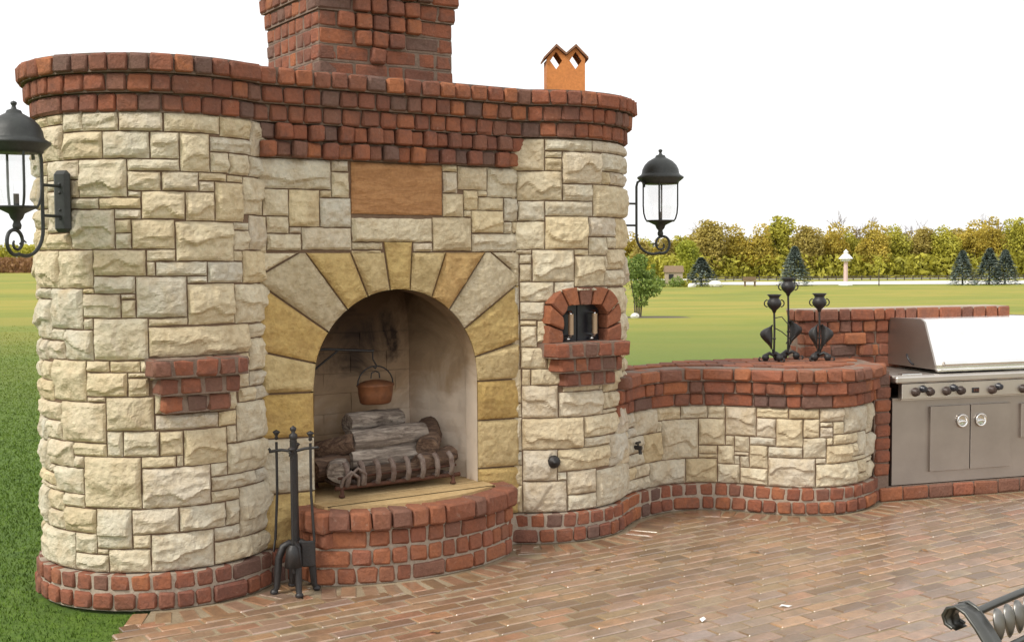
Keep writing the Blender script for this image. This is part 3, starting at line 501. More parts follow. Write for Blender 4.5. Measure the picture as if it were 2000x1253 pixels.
g = MB(); rx = list(np.linspace(18, 280, 30)); strip(g, [(x, 204) for x in rx], [(x, 214) for x in rx], .05); g.obj('far_lane', M_['gravel'], kind='structure')
# patio: base sheet and individual clay pavers in running bond parallel to the wall
g = MB(); patio_poly = [(-1.72, 5.62), (-1.64, 4.8), (-1.60, -7.0), (12, -7.0), (12, 12.0), (2.6, 8.6), (.6, 7.6), (-1.3, 6.3)]
g.prism(patio_poly, -.12, -.0015); patio = g.obj('patio', M_['bed'], kind='structure')
VPv = [brick_mesh('paver', .189, .0795, .05, M_['paver'], bev=.005, jit=.0018, smooth_=False) for _ in range(10)]
VPb = [brick_mesh('paver', .086, .191, .05, M_['paver'], bev=.005, jit=.002, smooth_=False) for _ in range(8)]
base_path = front_path(.055, wl=W0 + .055, aL=-150, aR=55)
# hearth outline
HC = pl(3.05, -6.41); HR = 1.07
hearth_pts = [pl(2.44, W0 + .02), pl(2.44, -5.62)] + [HC + HR * (math.sin(a) * ex + math.cos(a) * nx) for a in np.linspace(R(-33), R(33), 24)] + [pl(3.66, -5.62), pl(3.66, W0 + .02)]
hearth_path = Path(smooth(hearth_pts, 3))
G0 = np.array([2.49, 7.955]); gd = np.array([math.cos(R(17.6)), math.sin(R(17.6))]); gn = np.array([math.sin(R(17.6)), -math.cos(R(17.6))])
def GP(x, y, z=0): p = G0 + gd * x - gn * y; return (float(p[0]), float(p[1]), float(z))      # grill frame, y = depth away from the front
front_line = [tuple(p) for p in base_path.P[30:]] 
outl = [hearth_path.P, LB.P]
def dist_poly(p, P):
    A = P[:-1]; B = P[1:]; ab = B - A; t = np.clip(((p - A) * ab).sum(1) / ((ab ** 2).sum(1) + 1e-12), 0, 1); q = A + ab * t[:, None]; d = np.linalg.norm(q - p, axis=1); i = d.argmin()
    if i == 0 and t[0] <= 1e-6: return 9.0, -1.0
    return d[i], (ab[i][0] * (p[1] - A[i][1]) - ab[i][1] * (p[0] - A[i][0]))
bp = base_path.P; gpath = np.array([GP(-.05, -.02)[:2], GP(4, -.02)[:2]])
tow = [(CLp, RR + .055), (CRp, RR + .055)]
def free(p, m=.0):
    """True when p lies on open patio in front of the masonry; m = clearance"""
    for c, r in tow:
        if np.hypot(*(p - c)) < r + m: return False
    w = p @ nx; s = p @ ex
    if SL - .2 < s < SR + .2 and w < W0 + .055 + m: return False
    if 2.44 - m < s < 3.66 + m and w < W0 + .9:
        if np.hypot(*(p - HC)) < HR + m and w < -5.30 + m: return False
    if s >= SR - .3:
        d, side = dist_poly(p, LB.P[11:])
        if p[0] < 2.53 and (d < m or side > 0): return False
    q = p - G0
    if q @ gd > -.02 and q @ gn < .02 + m: return False
    if (p[0] < -1.80 + (5.6 - p[1]) * .06 and p[1] < 6) or (p[0] < -1.25 and p[1] >= 5.9): return False
    return True
def vis(p, pad=60):
    d = Vector((p[0], p[1], -EYE)); dep = d.dot(fw)
    if dep < .5: return False
    x = 1000 + 2330 * d.dot(rt) / dep; y = 626.5 - 2330 * d.dot(up) / dep
    return -pad * 3 < x < 2000 + pad * 6 and y < 1253 + pad * 8
for row in range(-105, 0):
    w = row * .09 + .03; o = (.1 if row % 2 else 0) + random.uniform(-.02, .02)
    if w < -8.6: continue
    for k in range(-6, 62):
        s = k * .2 + o; p = pl(s, w)
        if not vis(p): continue
        cuts = [(0.0, 1.0)] if all(free(pl(s + ds, w + dw), .19) for ds in (-.097, .097) for dw in (-.042, .042)) else []
        if not cuts:
            good = [free(pl(s + (q + .5) * .04 - .1, w), .185) and free(pl(s + (q + .5) * .04 - .1, w + .03), .175) for q in range(5)]
            q0 = 0
            while q0 < 5:
                if not good[q0]: q0 += 1; continue
                q1 = q0
                while q1 < 5 and good[q1]: q1 += 1
                cuts.append((((q0 + q1) / 2) * .04 - .1, (q1 - q0) / 5)); q0 = q1
        for off_, fr_ in cuts:
            p = pl(s + off_, w)
            M = Matrix.Translation((p[0], p[1], -.022 + random.uniform(-.003, .003))) @ Matrix.Rotation(TH + random.uniform(-.014, .014), 4, 'Z') @ Matrix.Rotation(random.uniform(-.014, .014), 4, 'X') @ Matrix.Rotation(random.uniform(-.008, .008), 4, 'Y') @ Matrix.Translation((0, -.041, 0)) @ Matrix.Diagonal((fr_, 1, 1, 1))
            piece(patio, patio, 'brick', random.choice(VPv), M, (0, 0, 1))
        continue
        M = Matrix.Translation((p[0], p[1], -.022 + random.uniform(-.002, .0025))) @ Matrix.Rotation(TH + random.uniform(-.012, .012), 4, 'Z') @ Matrix.Rotation(random.uniform(-.006, .006), 4, 'X') @ Matrix.Translation((0, -.0475, 0))
        piece(patio, patio, 'brick', random.choice(VPv), M, (0, 0, 1))
def border(path, m, u0, u1):
    u = u0
    while u < u1:
        p, n = path.at(np.array(u + .05)); q = p + n * .012
        c = q + n * .1
        if all(free(c + n * t, .004) for t in (-.07, 0, .09)):
            a = math.atan2(n[1], n[0]) + math.pi / 2
            M = Matrix.Translation((c[0], c[1], -.021 + random.uniform(-.002, .002))) @ Matrix.Rotation(a + random.uniform(-.03, .03), 4, 'Z') @ Matrix.Translation((0, -.097, 0)) @ Matrix.Diagonal((.9, .92, 1, 1))
            piece(patio, patio, 'brick', random.choice(VPb), M, (0, 0, 1))
        u += .1
border(base_path, .2, 0, base_path.len); border(hearth_path, .2, .1, hearth_path.len - .1); border(LB, .2, .1, LB.len); border(Path([GP(x, 0)[:2] for x in np.linspace(0, 2.6, 20)]), .2, 0, 2.6)
# ================================================================== THE FIREPLACE
fp = thing('outdoor_fireplace', P3(3.05, W0, 0), 'large outdoor fireplace of cream rock-faced stone with round towers, arched firebox and red brick coping', 'fireplace')
mc = pl(SL, WC)
def cyl(c, r, z0, z1, n=64): g = MB(); g.prism([(c[0] + r * math.cos(2 * math.pi * k / n), c[1] + r * math.sin(2 * math.pi * k / n)) for k in range(n)], z0, z1); return g
towerL = cyl(CLp, RR - .004, CH * 2, 2.345).obj('round_tower', M_['joint'], fp)
g = MB(); cir = [(CRp[0] + (RR - .004) * math.cos(a), CRp[1] + (RR - .004) * math.sin(a)) for a in np.linspace(0, 2 * math.pi, 72, endpoint=False)]
g.prism(cir, CH * 2, 1.150); g.prism(cir, 1.400, 2.337)
mid = []; done = False
for p in cir:
    q = np.array(p); s_, w_ = q @ ex, q @ nx
    if 4.03 < s_ < 4.38 and w_ > WC: 
        if not done: mid += [('n',)]; done = True
    else: mid.append(p)
notch = [tuple(pl(s_, w_)) for s_, w_ in ((4.03, -5.605), (4.03, -5.76), (4.38, -5.76), (4.38, -5.605))]
mid2 = []
for p in mid: mid2 += notch if len(p) == 1 else [p]
g.prism(mid2, 1.150, 1.400)
towerR = g.obj('round_tower', M_['joint'], fp)
# centre wall core with the arched opening
def wallcore():
    g = MB(); S0, S1 = 2.22, 3.88; zf = .386; zt = 2.5; w1 = W0 - .006; w2 = W0 - .80
    arc = [(3.05 + .512 * math.cos(a), .985 + .512 * math.sin(a)) for a in np.linspace(math.pi, 0, 25)]
    def ext(poly, wa, wb, rev=False):
        n = len(poly); V = [P3(s, wa, z) for s, z in poly] + [P3(s, wb, z) for s, z in poly]
        g.add(V, [tuple(range(n)), tuple(range(n, 2 * n))[::-1]] + [(i, (i + 1) % n, n + (i + 1) % n, n + i) for i in range(n)])
    w3 = W0 - .13
    ext([(S0, .0), (S1, .0), (S1, zf), (S0, zf)], w1, w3)
    ext([(S0, zf), (2.538, zf), (2.538, .985), (S0, .985)], w1, w3); ext([(3.562, zf), (S1, zf), (S1, .985), (3.562, .985)], w1, w3)
    ext([(S0, .985)] + arc + [(S1, .985), (S1, zt), (S0, zt)], w1, w3)
    return g.obj('centre_wall', M_['joint'], fp)
cwall = wallcore()
# firebox lining: arched front band, splayed sides, back wall
g = MB()
lin = []
N = 26
def prof(hw, top, spring, floor=.386):
    pts = [(3.05 - hw, floor), (3.05 - hw, (floor + spring) / 2)] + [(3.05 - hw * math.cos(a), spring + (top - spring) * math.sin(a)) for a in np.linspace(0, math.pi, N)] + [(3.05 + hw, (floor + spring) / 2), (3.05 + hw, floor)]
    return pts
A = [P3(s, W0 + .003, z) for s, z in prof(.5, 1.485, .985)]; A2 = [P3(s, W0 - .12, z) for s, z in prof(.5, 1.485, .985)]
B = [P3(s, W0 - .62, z) for s, z in prof(.40, 1.9, 1.2)]; n = len(A)
g.add(A + A2, [(i, i + 1, n + i + 1, n + i) for i in range(n - 1)])
A3 = [P3(s, W0 - .12, z) for s, z in prof(.525, 1.60, 1.02)]
g.add(A3 + B, [(i, i + 1, n + i + 1, n + i) for i in range(n - 1)])
g.add(A2 + A3, [(i, i + 1, n + i + 1, n + i) for i in range(n - 1)])
g.add(B, [tuple(range(n))])
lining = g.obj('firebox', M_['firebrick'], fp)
# fire-brick panels on the splayed right side and the back, with open joints
t = M_['firebrick']
def panel(c0, c1, z0, z1, nm='fire_brick'):
    a = np.array(c0); b = np.array(c1); d = b - a; L = np.linalg.norm(d); d /= L; nrm = np.array([d[1], -d[0]])
    def mp(u, z, h): return np.stack([a[0] + d[0] * u + nrm[0] * h, a[1] + d[1] * u + nrm[1] * h, z], -1)
    return mp, L
for (c0, c1, flip) in ((pl(3.575, W0 - .125), pl(3.452, W0 - .612), True), (pl(2.65, W0 - .612), pl(3.45, W0 - .612), False)):
    if flip: c0, c1 = c1, c0
    mp, L = panel(c0, c1, .4, 1.2); zz = .404; row = 0
    while zz < (1.17 if not flip else 1.1):
        uu = -.06 if row % 2 else 0.0
        while uu < L - .01:
            a_, b_ = max(uu, 0), min(uu + .235, L)
            if b_ - a_ > .03:
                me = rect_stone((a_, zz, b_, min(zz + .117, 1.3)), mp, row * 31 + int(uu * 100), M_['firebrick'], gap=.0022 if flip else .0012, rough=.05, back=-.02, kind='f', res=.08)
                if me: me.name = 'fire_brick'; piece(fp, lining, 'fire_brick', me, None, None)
            uu += .235
        zz += .117; row += 1
# stones
seed = 100
def in_niche(r): 
    s0 = SR + RR * math.sin(r[0] / RR); s1 = SR + RR * math.sin(r[2] / RR)
    return (s0 + s1) / 2 > 3.97 and (s0 + s1) / 2 < 4.46 and (r[1] + r[3]) / 2 > 1.19 and (r[1] + r[3]) / 2 < 1.44 and abs((r[0] + r[2]) / 2) < .3
def face_of(mp, r):
    a = mp(np.array((r[0] + r[2]) / 2), np.array(r[1]), np.array(0.)); b = mp(np.array((r[0] + r[2]) / 2), np.array(r[1]), np.array(1.)); return (b - a)[:2]
def tone(seed, greyish):
    rs = random.Random(seed * 7); return M_['cream']
for key, mp, par in (('left', map_tower(SL), towerL), ('wall', map_wall, cwall), ('right', map_tower(SR), towerR)):
    for r in LAY[key]:
        r = [v / 1000 for v in r]; seed += 1
        if key == 'right' and in_niche(r): continue
        me = rect_stone(r, mp, seed, M_['cream'])
        if me: piece(fp, par, 'stone', me, None, face_of(mp, r))
sur = MB().box(P3(3.05, W0 - .09, .3), (.01, .01, .01)).obj('arch_surround', M_['joint'], fp)
for i, (c, poly) in enumerate(VOUS):
    me = poly_stone(poly, lambda u, z, h: map_wall(u, z, h + .004), 500 + i, M_[c], rough=.85, back=-.05)
    link(bpy.data.objects.new('voussoir', me), sur)
me = rect_stone((2.778, 1.888, 3.335, 2.166), map_wall, 77, M_['plaque'], rough=.45, kind='f'); me.name = 'plaque'; link(bpy.data.objects.new('plaque', me), cwall)['label'] = 'brown stone plaque'
# ---- base courses
def hsk(p): 
    w = p @ nx; s = p @ ex; return 2.47 < s < 3.63 and w < W0 + .1 and w > W0 - .2
bc0 = front_path(.055, aL=-150, aR=29); bc1 = front_path(.045, aL=-150, aR=29)
basew = MB(); wallslab(basew, bc0.off(-.019), 0, CH * 2 - .004, .09); base = basew.obj('base_course', M_['mortar'], fp)
course(fp, base, bc0, .002, VB, mean=.1, plong=.05, skip=hsk, joint=.013, hsc=.96)
course(fp, base, bc1, CH + .002, VB, mean=.1, plong=.12, skip=hsk, joint=.013, hsc=.96)
# ---- coping, three corbelled courses, plus two dentil courses over the centre wall
gcop = MB(); ZB = 2.342
for k, p in enumerate((.022, .049, .078)):
    wallslab(gcop, front_path(p - .016, wl=W0 + .02 + p, aL=-170, aR=170), ZB + k * .0885, ZB + (k + 1) * .0885 - .001, .22)
gcop.prism([tuple(p) for p in front_path(.025, wl=W0 + .06, aL=-178, aR=178).P], 2.50, 2.597)
cop = gcop.obj('coping', M_['joint_red'], fp)
for k, p in enumerate((.022, .049, .078)):
    course(fp, cop, front_path(p, wl=W0 + .036 + p, aL=-150, aR=150), ZB + k * .0885, VB, mean=.101, plong=.05, joint=.007, proud=.006, hsc=1.02)
gfr = MB(); gfr.box(P3(3.05, W0 - .02, 2.255), (1.54, .06, .172), TH); fr = gfr.obj('dentil_band', M_['joint_red'], fp)
for k in range(2):
    s = 2.262; alt = k
    while s < 3.80:
        w = .085 * random.uniform(.9, 1.12); alt += 1
        brick_at(fp, fr, pl(s + w / 2, W0 + .035 + k * .012 + (.026 if alt % 2 else 0)), nx, 2.168 + k * .0868, w - .006, None, VB, hsc=1.02 if alt % 2 else .97); s += w
# ---- chimney
ch0, ch1, cw0, cdp = 2.62, 3.43, W0 - .03, .70
g = MB(); g.box(P3((ch0 + ch1) / 2, cw0 - cdp / 2, 2.935), (ch1 - ch0 - .03, cdp - .03, .70), TH); 
for k in range(8):
    o = (0, 0, 0, 0, .012, .028, .045, .06)[k]; g.box(P3((ch0 + ch1) / 2, cw0 - cdp / 2, 2.6 + (k + .5) * CH), (ch1 - ch0 - .012 + 2 * o, cdp - .012 + 2 * o, CH - .002), TH)
chim = g.obj('chimney', M_['joint_red'], fp)
for k in range(8):
    o = (0, 0, 0, 0, .014, .032, .05, .065)[k]; z = 2.602 + k * CH
    for side in range(4):
        a, b, n_ = ((pl(ch0 - o, cw0 + o), pl(ch1 + o, cw0 + o), nx), (pl(ch1 + o, cw0 + o), pl(ch1 + o, cw0 - cdp - o), ex), (pl(ch1 + o, cw0 - cdp - o), pl(ch0 - o, cw0 - cdp - o), -nx), (pl(ch0 - o, cw0 - cdp - o), pl(ch0 - o, cw0 + o), -ex))[side]
        L = np.linalg.norm(b - a); d = (b - a) / L; u = 0.0; first = (k + side) % 2
        while u < L - .005:
            w = (.1 if (first or side in (1, 3)) else .205) * random.uniform(.93, 1.07); first = random.random() < .18
            if u + w > L - .06: w = L - u
            if w > .215: w = w / 2
            pr = 0
            if side == 0:
                sm = ch0 + u + w / 2; hw = {1: .05, 2: .10, 3: .15, 4: .22, 5: .30}.get(k, 0)
                if abs(sm - 3.0) < hw + .03 and hw: w = min(w, .1); pr = .03
            brick_at(fp, chim, a + d * (u + w / 2) + n_ * pr, n_, z, w - .008, None, VB, hsc=1.0); u += w
# ---- raised hearth
g = MB(); wallslab(g, hearth_path.off(-.010), 0, .365, .12); g.prism([tuple(p) for p in hearth_path.off(-.05).P], .0, .370)
hearth = g.obj('hearth', M_['mortar'], fp)
sp = [P3(3.05 + s, W0 + w, 0)[:2] for s, w in ((-.5, .0), (-.5, -.13), (-.52, -.13), (-.40, -.615), (.40, -.615), (.52, -.13), (.5, -.13), (.5, .0))]
slabp = [tuple(p) for p in hearth_path.off(-.088).P]
g = MB(); g.prism(slabp, .366, .3885); g.prism(sp[::-1], .366, .3872); g.obj('hearth_slab', M_['slab'], fp)
for k in range(3): course(fp, hearth, hearth_path.off(.0 + (.006 if k == 1 else 0)), .003 + k * .0935, VH, mean=.1, plong=.28, joint=.012, hsc=1.04)
course(fp, hearth, hearth_path.off(.03), 3 * .0935 + .006, VH, mean=.1, plong=.2, joint=.006, proud=.008, hsc=1.26, dep=1.15)
# ---- brick shelf brackets
def bracket(cen, rows, z0, nm, hd=1.0):
    g = MB(); L = []
    for k, (a, b, w) in enumerate(rows):
        g.box(P3((a + b) / 2, (w + WC + .5) / 2 - .008, z0 + (k + .5) * CH), (b - a - .016, w - WC - .5, CH - .003), TH)
    o = g.obj(nm, M_['joint_red'], fp)
    for k, (a, b, w) in enumerate(rows):
        s = a; cuts = []
        while s < b - .01:
            q = min(.105 * random.uniform(.85, 1.1) * hd, b - s)
            if b - s - q < .05: q = b - s
            brick_at(fp, o, pl(s + q / 2, w), nx, z0 + k * CH, q - .006, None, VB, hsc=1.04, dep=1.3); s += q
    return o
bracket(0, [(1.70, 2.035, W0 + .205), (1.672, 2.068, W0 + .235), (1.638, 2.108, W0 + .265)], .932, 'brick_shelf')
bracket(1, [(4.03, 4.40, W0 + .20), (3.975, 4.43, W0 + .225), (3.925, 4.47, W0 + .255)], .905, 'brick_shelf')
# ---- oven niche with arched brick frame and black iron doors
nw = W0 + .165; nc = 4.205
g = MB(); g.box(P3(nc, nw - .13, 1.275), (.34, .02, .24), TH); nb = g.obj('oven', M_['enamel'], fp)
out = []
def ring(hw, hh, r, n=7):
    P = [(-hw, 0), (-hw, hh - r)] + [(-hw + r - r * math.cos(a), hh - r + r * math.sin(a)) for a in np.linspace(0, math.pi / 2, n)[1:]] + [(hw - r + r * math.sin(a), hh - r + r * math.cos(a)) for a in np.linspace(0, math.pi / 2, n)] + [(hw, 0)]
    return Path([np.array(p) for p in P])
ri = ring(.165, .225, .07); ro = ring(.262, .325, .15)
K = 9; cuts = np.linspace(0, 1, K + 1)
for k in range(K):
    ta, tb = cuts[k] + .006, cuts[k + 1] - .006; ts = np.linspace(ta, tb, 4)
    I = [ri.at(np.array(t_ * ri.len))[0] for t_ in ts]; O = [ro.at(np.array(t_ * ro.len))[0] for t_ in ts]
    poly = O + I[::-1]; pr = random.uniform(-.004, .006); n = len(poly)
    bm = bmesh.new(); F = [bm.verts.new(P3(nc + p[0] , nw + pr, 1.155 + p[1])) for p in poly]; Bv = [bm.verts.new(P3(nc + p[0], nw - .15, 1.155 + p[1])) for p in poly]
    bm.faces.new(F); bm.faces.new(Bv[::-1]); [bm.faces.new((F[i], Bv[i], Bv[(i + 1) % n], F[(i + 1) % n])) for i in range(n)]
    bmesh.ops.bevel(bm, geom=[e_ for e_ in bm.edges if e_.verts[0] in F and e_.verts[1] in F], offset=.008, segments=1, affect='EDGES')
    bmesh.ops.recalc_face_normals(bm, faces=bm.faces); me = bpy.data.meshes.new('brick'); bm.to_mesh(me); bm.free(); me.materials.append(M_['brick_hearth']); piece(fp, nb, 'brick', me, None, None)
for sgn in (-1, 1):
    g = MB(); g.box(P3(nc + sgn * .082, nw - .10, 1.272), (.158, .016, .222), TH, .003); g.obj('oven_door', M_['enamel'], fp)
for s in (4.125, 4.30):
    g = MB(); g.tube([P3(s, nw - .045, 1.205), P3(s, nw - .045, 1.325)], .0165, 12); g.obj('door_handle', M_['grip'], fp)
    g = MB(); g.tube([P3(s, nw - .095, 1.332), P3(s, nw - .045, 1.335), P3(s, nw - .045, 1.322)], .010, 8); g.tube([P3(s, nw - .095, 1.20), P3(s, nw - .045, 1.198), P3(s, nw - .045, 1.207)], .010, 8)
    g.lathe([(0, .0), (.012, .004), (.014, .012), (0, .02)], P3(s - .004, nw - .07, 1.168), 10); g.obj('handle_bracket', M_['chrome'], fp)
# ---- terracotta flue with gabled cowl on the right tower
fcx, fcy = pl(4.245, W0 - .10); fa = R(4)
def fpt(a, b, z): return (fcx + a * math.cos(fa) + b * math.sin(fa), fcy + a * math.sin(fa) - b * math.cos(fa), z)     # a right, b towards the viewer
hwf = .114; hdf = .085; zb, zd, cxd = 2.585, 2.815, .058; th = .018
g = MB()
for b in (hdf, -hdf + th):
    for m_ in (1, -1):
        for pp in ([(0, zb), (hwf, zb), (hwf, zd), (cxd + .036, zd), (cxd, zd - .05), (cxd - .036, zd), (0, zd)], [(cxd + .036, zd), (hwf, zd), (hwf, zd + .012), (cxd, 2.892), (cxd, 2.868)], [(0, zd), (cxd - .036, zd), (cxd, 2.868), (cxd, 2.892), (0, 2.842)]):
            n = len(pp); V = [fpt(m_ * x, b, z) for x, z in pp] + [fpt(m_ * x, b - th, z) for x, z in pp]
            g.add(V, [tuple(range(n)), tuple(range(n, 2 * n))[::-1]] + [(i, (i + 1) % n, n + (i + 1) % n, n + i) for i in range(n)])
for m_ in (1, -1): g.box(fpt(m_ * (hwf - th / 2), 0, (zb + zd) / 2), (th - .001, 2 * hdf - 2 * th, zd - zb), fa)
flue = g.obj('clay_flue', M_['clay'], fp)
g = MB()
# double-gabled cowl: two ridges running front to back
for c0 in (-.058, .058):
    for sg in (-1, 1):
        p0 = (c0, 2.894); p1 = (c0 + sg * .074, 2.820); 
        if (c0 > 0) != (sg > 0): p1 = (0.0, 2.846)
        V = [fpt(p0[0], .11, p0[1]), fpt(p1[0], .11, p1[1]), fpt(p1[0], -.11, p1[1]), fpt(p0[0], -.11, p0[1])]
        V2 = [fpt(p0[0], .11, p0[1] + .016), fpt(p1[0] , .11, p1[1] + .014), fpt(p1[0], -.11, p1[1] + .014), fpt(p0[0], -.11, p0[1] + .016)]
        g.add(V + V2, [(0, 1, 2, 3), (7, 6, 5, 4), (0, 4, 5, 1), (1, 5, 6, 2), (2, 6, 7, 3), (3, 7, 4, 0)])
g.obj('flue_cowl', M_['clay_dark'], fp)
# ---- gas key escutcheon on the right tower, hose tap on the low wall
def on_tower(scn, deg, z, h): a = R(deg); c = pl(scn, WC); p = c + (RR + h) * (math.sin(a) * ex + math.cos(a) * nx); return Vector((p[0], p[1], z)), (math.sin(a) * ex + math.cos(a) * nx)
p, n_ = on_tower(SR, -22.2, .473, .028); Mr = Vector((n_[0], n_[1], 0)).to_track_quat('Z', 'Y').to_matrix().to_4x4()
g = MB(); g.lathe([(0, -.03), (.036, -.03), (.038, .0), (.030, .012), (.014, .016), (.012, .03), (.0, .032)], p, 20, Mr); g.obj('gas_valve', M_['iron'], fp)
# ================================================================== CURVED LOW WALL
lw = thing('low_wall', (1.6, 7.8, 0), 'waist-high curved stone wall with brick coping, running from the right tower to the grill', 'wall')
# footprint of the low wall body
bodyf = LS.off(-.004); endp = LS.P[-1]
backs = [(2.46, 8.50), (2.05, 8.56), (1.44, 8.42), (1.0, 8.22), (.79, 8.05), (.55, 7.85)]
u12 = LS.L[12]; g = MB(); g.prism([tuple(CRp)] + [tuple(p) for p in bodyf.P[12:]] + backs[:-1], .0, .905); lcore = g.obj('wall_core', M_['joint'], lw)
g = MB(); wallslab(g, Path(LB.P[10:]).off(-.019), 0, CH * 2 - .004, .09); lbase = g.obj('base_course', M_['mortar'], lw)
sk = lambda p: in_towerR(p, RR + .0)
course(lw, lbase, LB, .002, VB, mean=.098, plong=.06, u0=LB.L[12], joint=.012, skip=sk, hsc=.96)
course(lw, lbase, LB.off(-.010), CH + .002, VB, mean=.098, plong=.12, u0=LB.L[12], joint=.012, skip=sk, hsc=.96)
for r in LAY['low']:
    r = [v / 1000 for v in r]; seed += 1
    if r[0] > 2.45 or r[2] < u12 + .01: continue
    r[0] = max(r[0], u12)
    r[2] = min(r[2], 2.482)
    me = rect_stone(r, map_low, seed, M_['cream'])
    if me: piece(lw, lcore, 'stone', me, None, face_of(map_low, r))
# brick pier closing the right end
g = MB(); g.prism([GP(-.062, .022)[:2], GP(.056, .022)[:2], GP(.056, .50)[:2], GP(-.062, .50)[:2]], 0, .88); pier = g.obj('end_pier', M_['joint_red'], lw)
for k in range(2, 10):
    brick_at(lw, pier, GP(.002, .008)[:2], gn, k * CH + .002, .116, None, VB)
    for j in range(5): brick_at(lw, pier, GP(.062, .06 + j * .1)[:2], gd, k * CH + .002, .09, None, VB)
g = MB(); lcp = []
for k, p in enumerate((.02, .042, .066)): wallslab(g, Path(LS.P[13:]).off(p - .014), .682 + k * .083, .682 + (k + 1) * .083 - .001, .15)
g.prism([tuple(CRp)] + [tuple(p) for p in LS.off(.03).P[13:]] + backs[:-1], .88, .922)
lcop = g.obj('coping', M_['joint_red'], lw)
for k, p in enumerate((.022, .046, .072)):
    course(lw, lcop, LS.off(p), .682 + k * .083, VB if k < 2 else VH, mean=.104, plong=.34, u0=u12 + .03, joint=.006, skip=sk, proud=.005, hsc=.99, dep=1.5 if k == 2 else 1)
topoly = np.array([tuple(p) for p in LS.off(-.10).P[12:]] + backs)
def inpoly(p, P):
    A = P; B = np.roll(P, -1, 0); c = ((A[:, 1] > p[1]) != (B[:, 1] > p[1])) & (p[0] < (B[:, 0] - A[:, 0]) * (p[1] - A[:, 1]) / (B[:, 1] - A[:, 1] + 1e-12) + A[:, 0]); return c.sum() % 2 == 1
VT = [brick_mesh('brick', .19, .094, .03, M_['brick_hearth'], bev=.005, jit=.002) for _ in range(5)]
for a in range(0, 24):
    for b in range(0, 12):
        p = np.array([.5 + a * .1 * 1.0 * 2 + (.1 if b % 2 else 0), 7.5 + b * .1])
        if inpoly(p, topoly) and all(inpoly(p + q, topoly) for q in (np.array([.08, 0]), np.array([-.08, 0]), np.array([0, .04]), np.array([0, -.04]))) and not in_towerR(p, RR):
            piece(lw, lcop, 'brick', random.choice(VT), Matrix.Translation((p[0], p[1] - .047, .921 + random.uniform(-.001, .002))), None)
tp, tn = LS.at(np.array(.50)); tz = .462
g = MB(); T3 = lambda a, b, z: (tp[0] + tn[0] * a - tn[1] * b, tp[1] + tn[1] * a + tn[0] * b, z)
g.tube([T3(.0, 0, tz), T3(.07, 0, tz)], .014, 10); g.tube([T3(.055, 0, tz + .006), T3(.062, 0, tz - .04)], .011, 10)
g.tube([T3(.045, 0, tz), T3(.045, 0, tz + .03)], .006, 8); g.tube([T3(.045, -.028, tz + .032), T3(.045, .028, tz + .032)], .008, 8); g.lathe([(0, 0), (.02, .002), (.02, .006), (0, .008)], T3(.012, 0, tz), 12, Matrix(((tn[0], -tn[1], 0, 0), (tn[1], tn[0], 0, 0), (0, 0, 1, 0), (0, 0, 0, 1))) @ Matrix.Rotation(R(90), 4, 'Y'))
tap = g.obj('hose_tap', M_['iron']); tag(tap, 'small black hose tap sticking out of the low stone wall beside the right tower', 'tap')
# ================================================================== BACK WALL BEHIND THE GRILL
bw = thing('back_wall', (2.9, 8.75, 0), 'low red brick wall standing behind the steel grill', 'wall')
b0 = np.array([2.075, 8.43]); bL = 1.70
g = MB(); q = [b0, b0 + gd * bL, b0 + gd * bL - gn * .22, b0 - gn * .22]; g.prism([tuple(p + gn * -.006) for p in q], 0, 1.262); bcore = g.obj('wall_core', M_['joint_red'], bw)
for k in range(15):
    z = 1.275 - (k + 1) * .085; pr = .03 if k == 0 else (.014 if k == 1 else 0)
    pth = Path([b0 + gn * pr + gd * x for x in np.linspace(-pr, bL + pr, 20)]); course(bw, bcore, pth, z, VB, mean=.10 if k < 2 else .2, plong=.3 if k < 2 else .0, joint=.008, proud=.006, hsc=1.03)
    for j in range(2): brick_at(bw, bcore, b0 - gd * (pr + .0) - gn * (.06 + .1 * j), -gd, z, .095, None, VB)
for (x, z) in ((.40, 1.275 - 3 * .085), (.48, 1.275 - 4 * .085), (.50, 1.275 - 4 * .085)): brick_at(bw, bcore, b0 + gn * .03 + gd * x, gn, z, .17 if z > 1.0 else .09, None, VB)
g = MB(); g.prism([tuple(p) for p in (b0 + gn * .02 - gd * .02, b0 + gd * (bL + .02) + gn * .02, b0 + gd * (bL + .02) - gn * .23, b0 - gd * .02 - gn * .23)], 1.262, 1.277); g.obj('mortar_cap', M_['mortar'], bw)
# brick plinth under the grill
plh = thing('grill_plinth', GP(.8, .3), 'single course of red bricks under the steel grill cabinet', 'plinth')
g = MB(); g.prism([GP(.03, .012)[:2], GP(2.3, .012)[:2], GP(2.3, .62)[:2], GP(.03, .62)[:2]], 0, .098); pcore = g.obj('plinth_core', M_['joint_red'], plh)
course(plh, pcore, Path([GP(x, .0)[:2] for x in np.linspace(.0, 2.3, 20)]), .003, VH, mean=.2, plong=0, joint=.006, hsc=1.22)
flush()
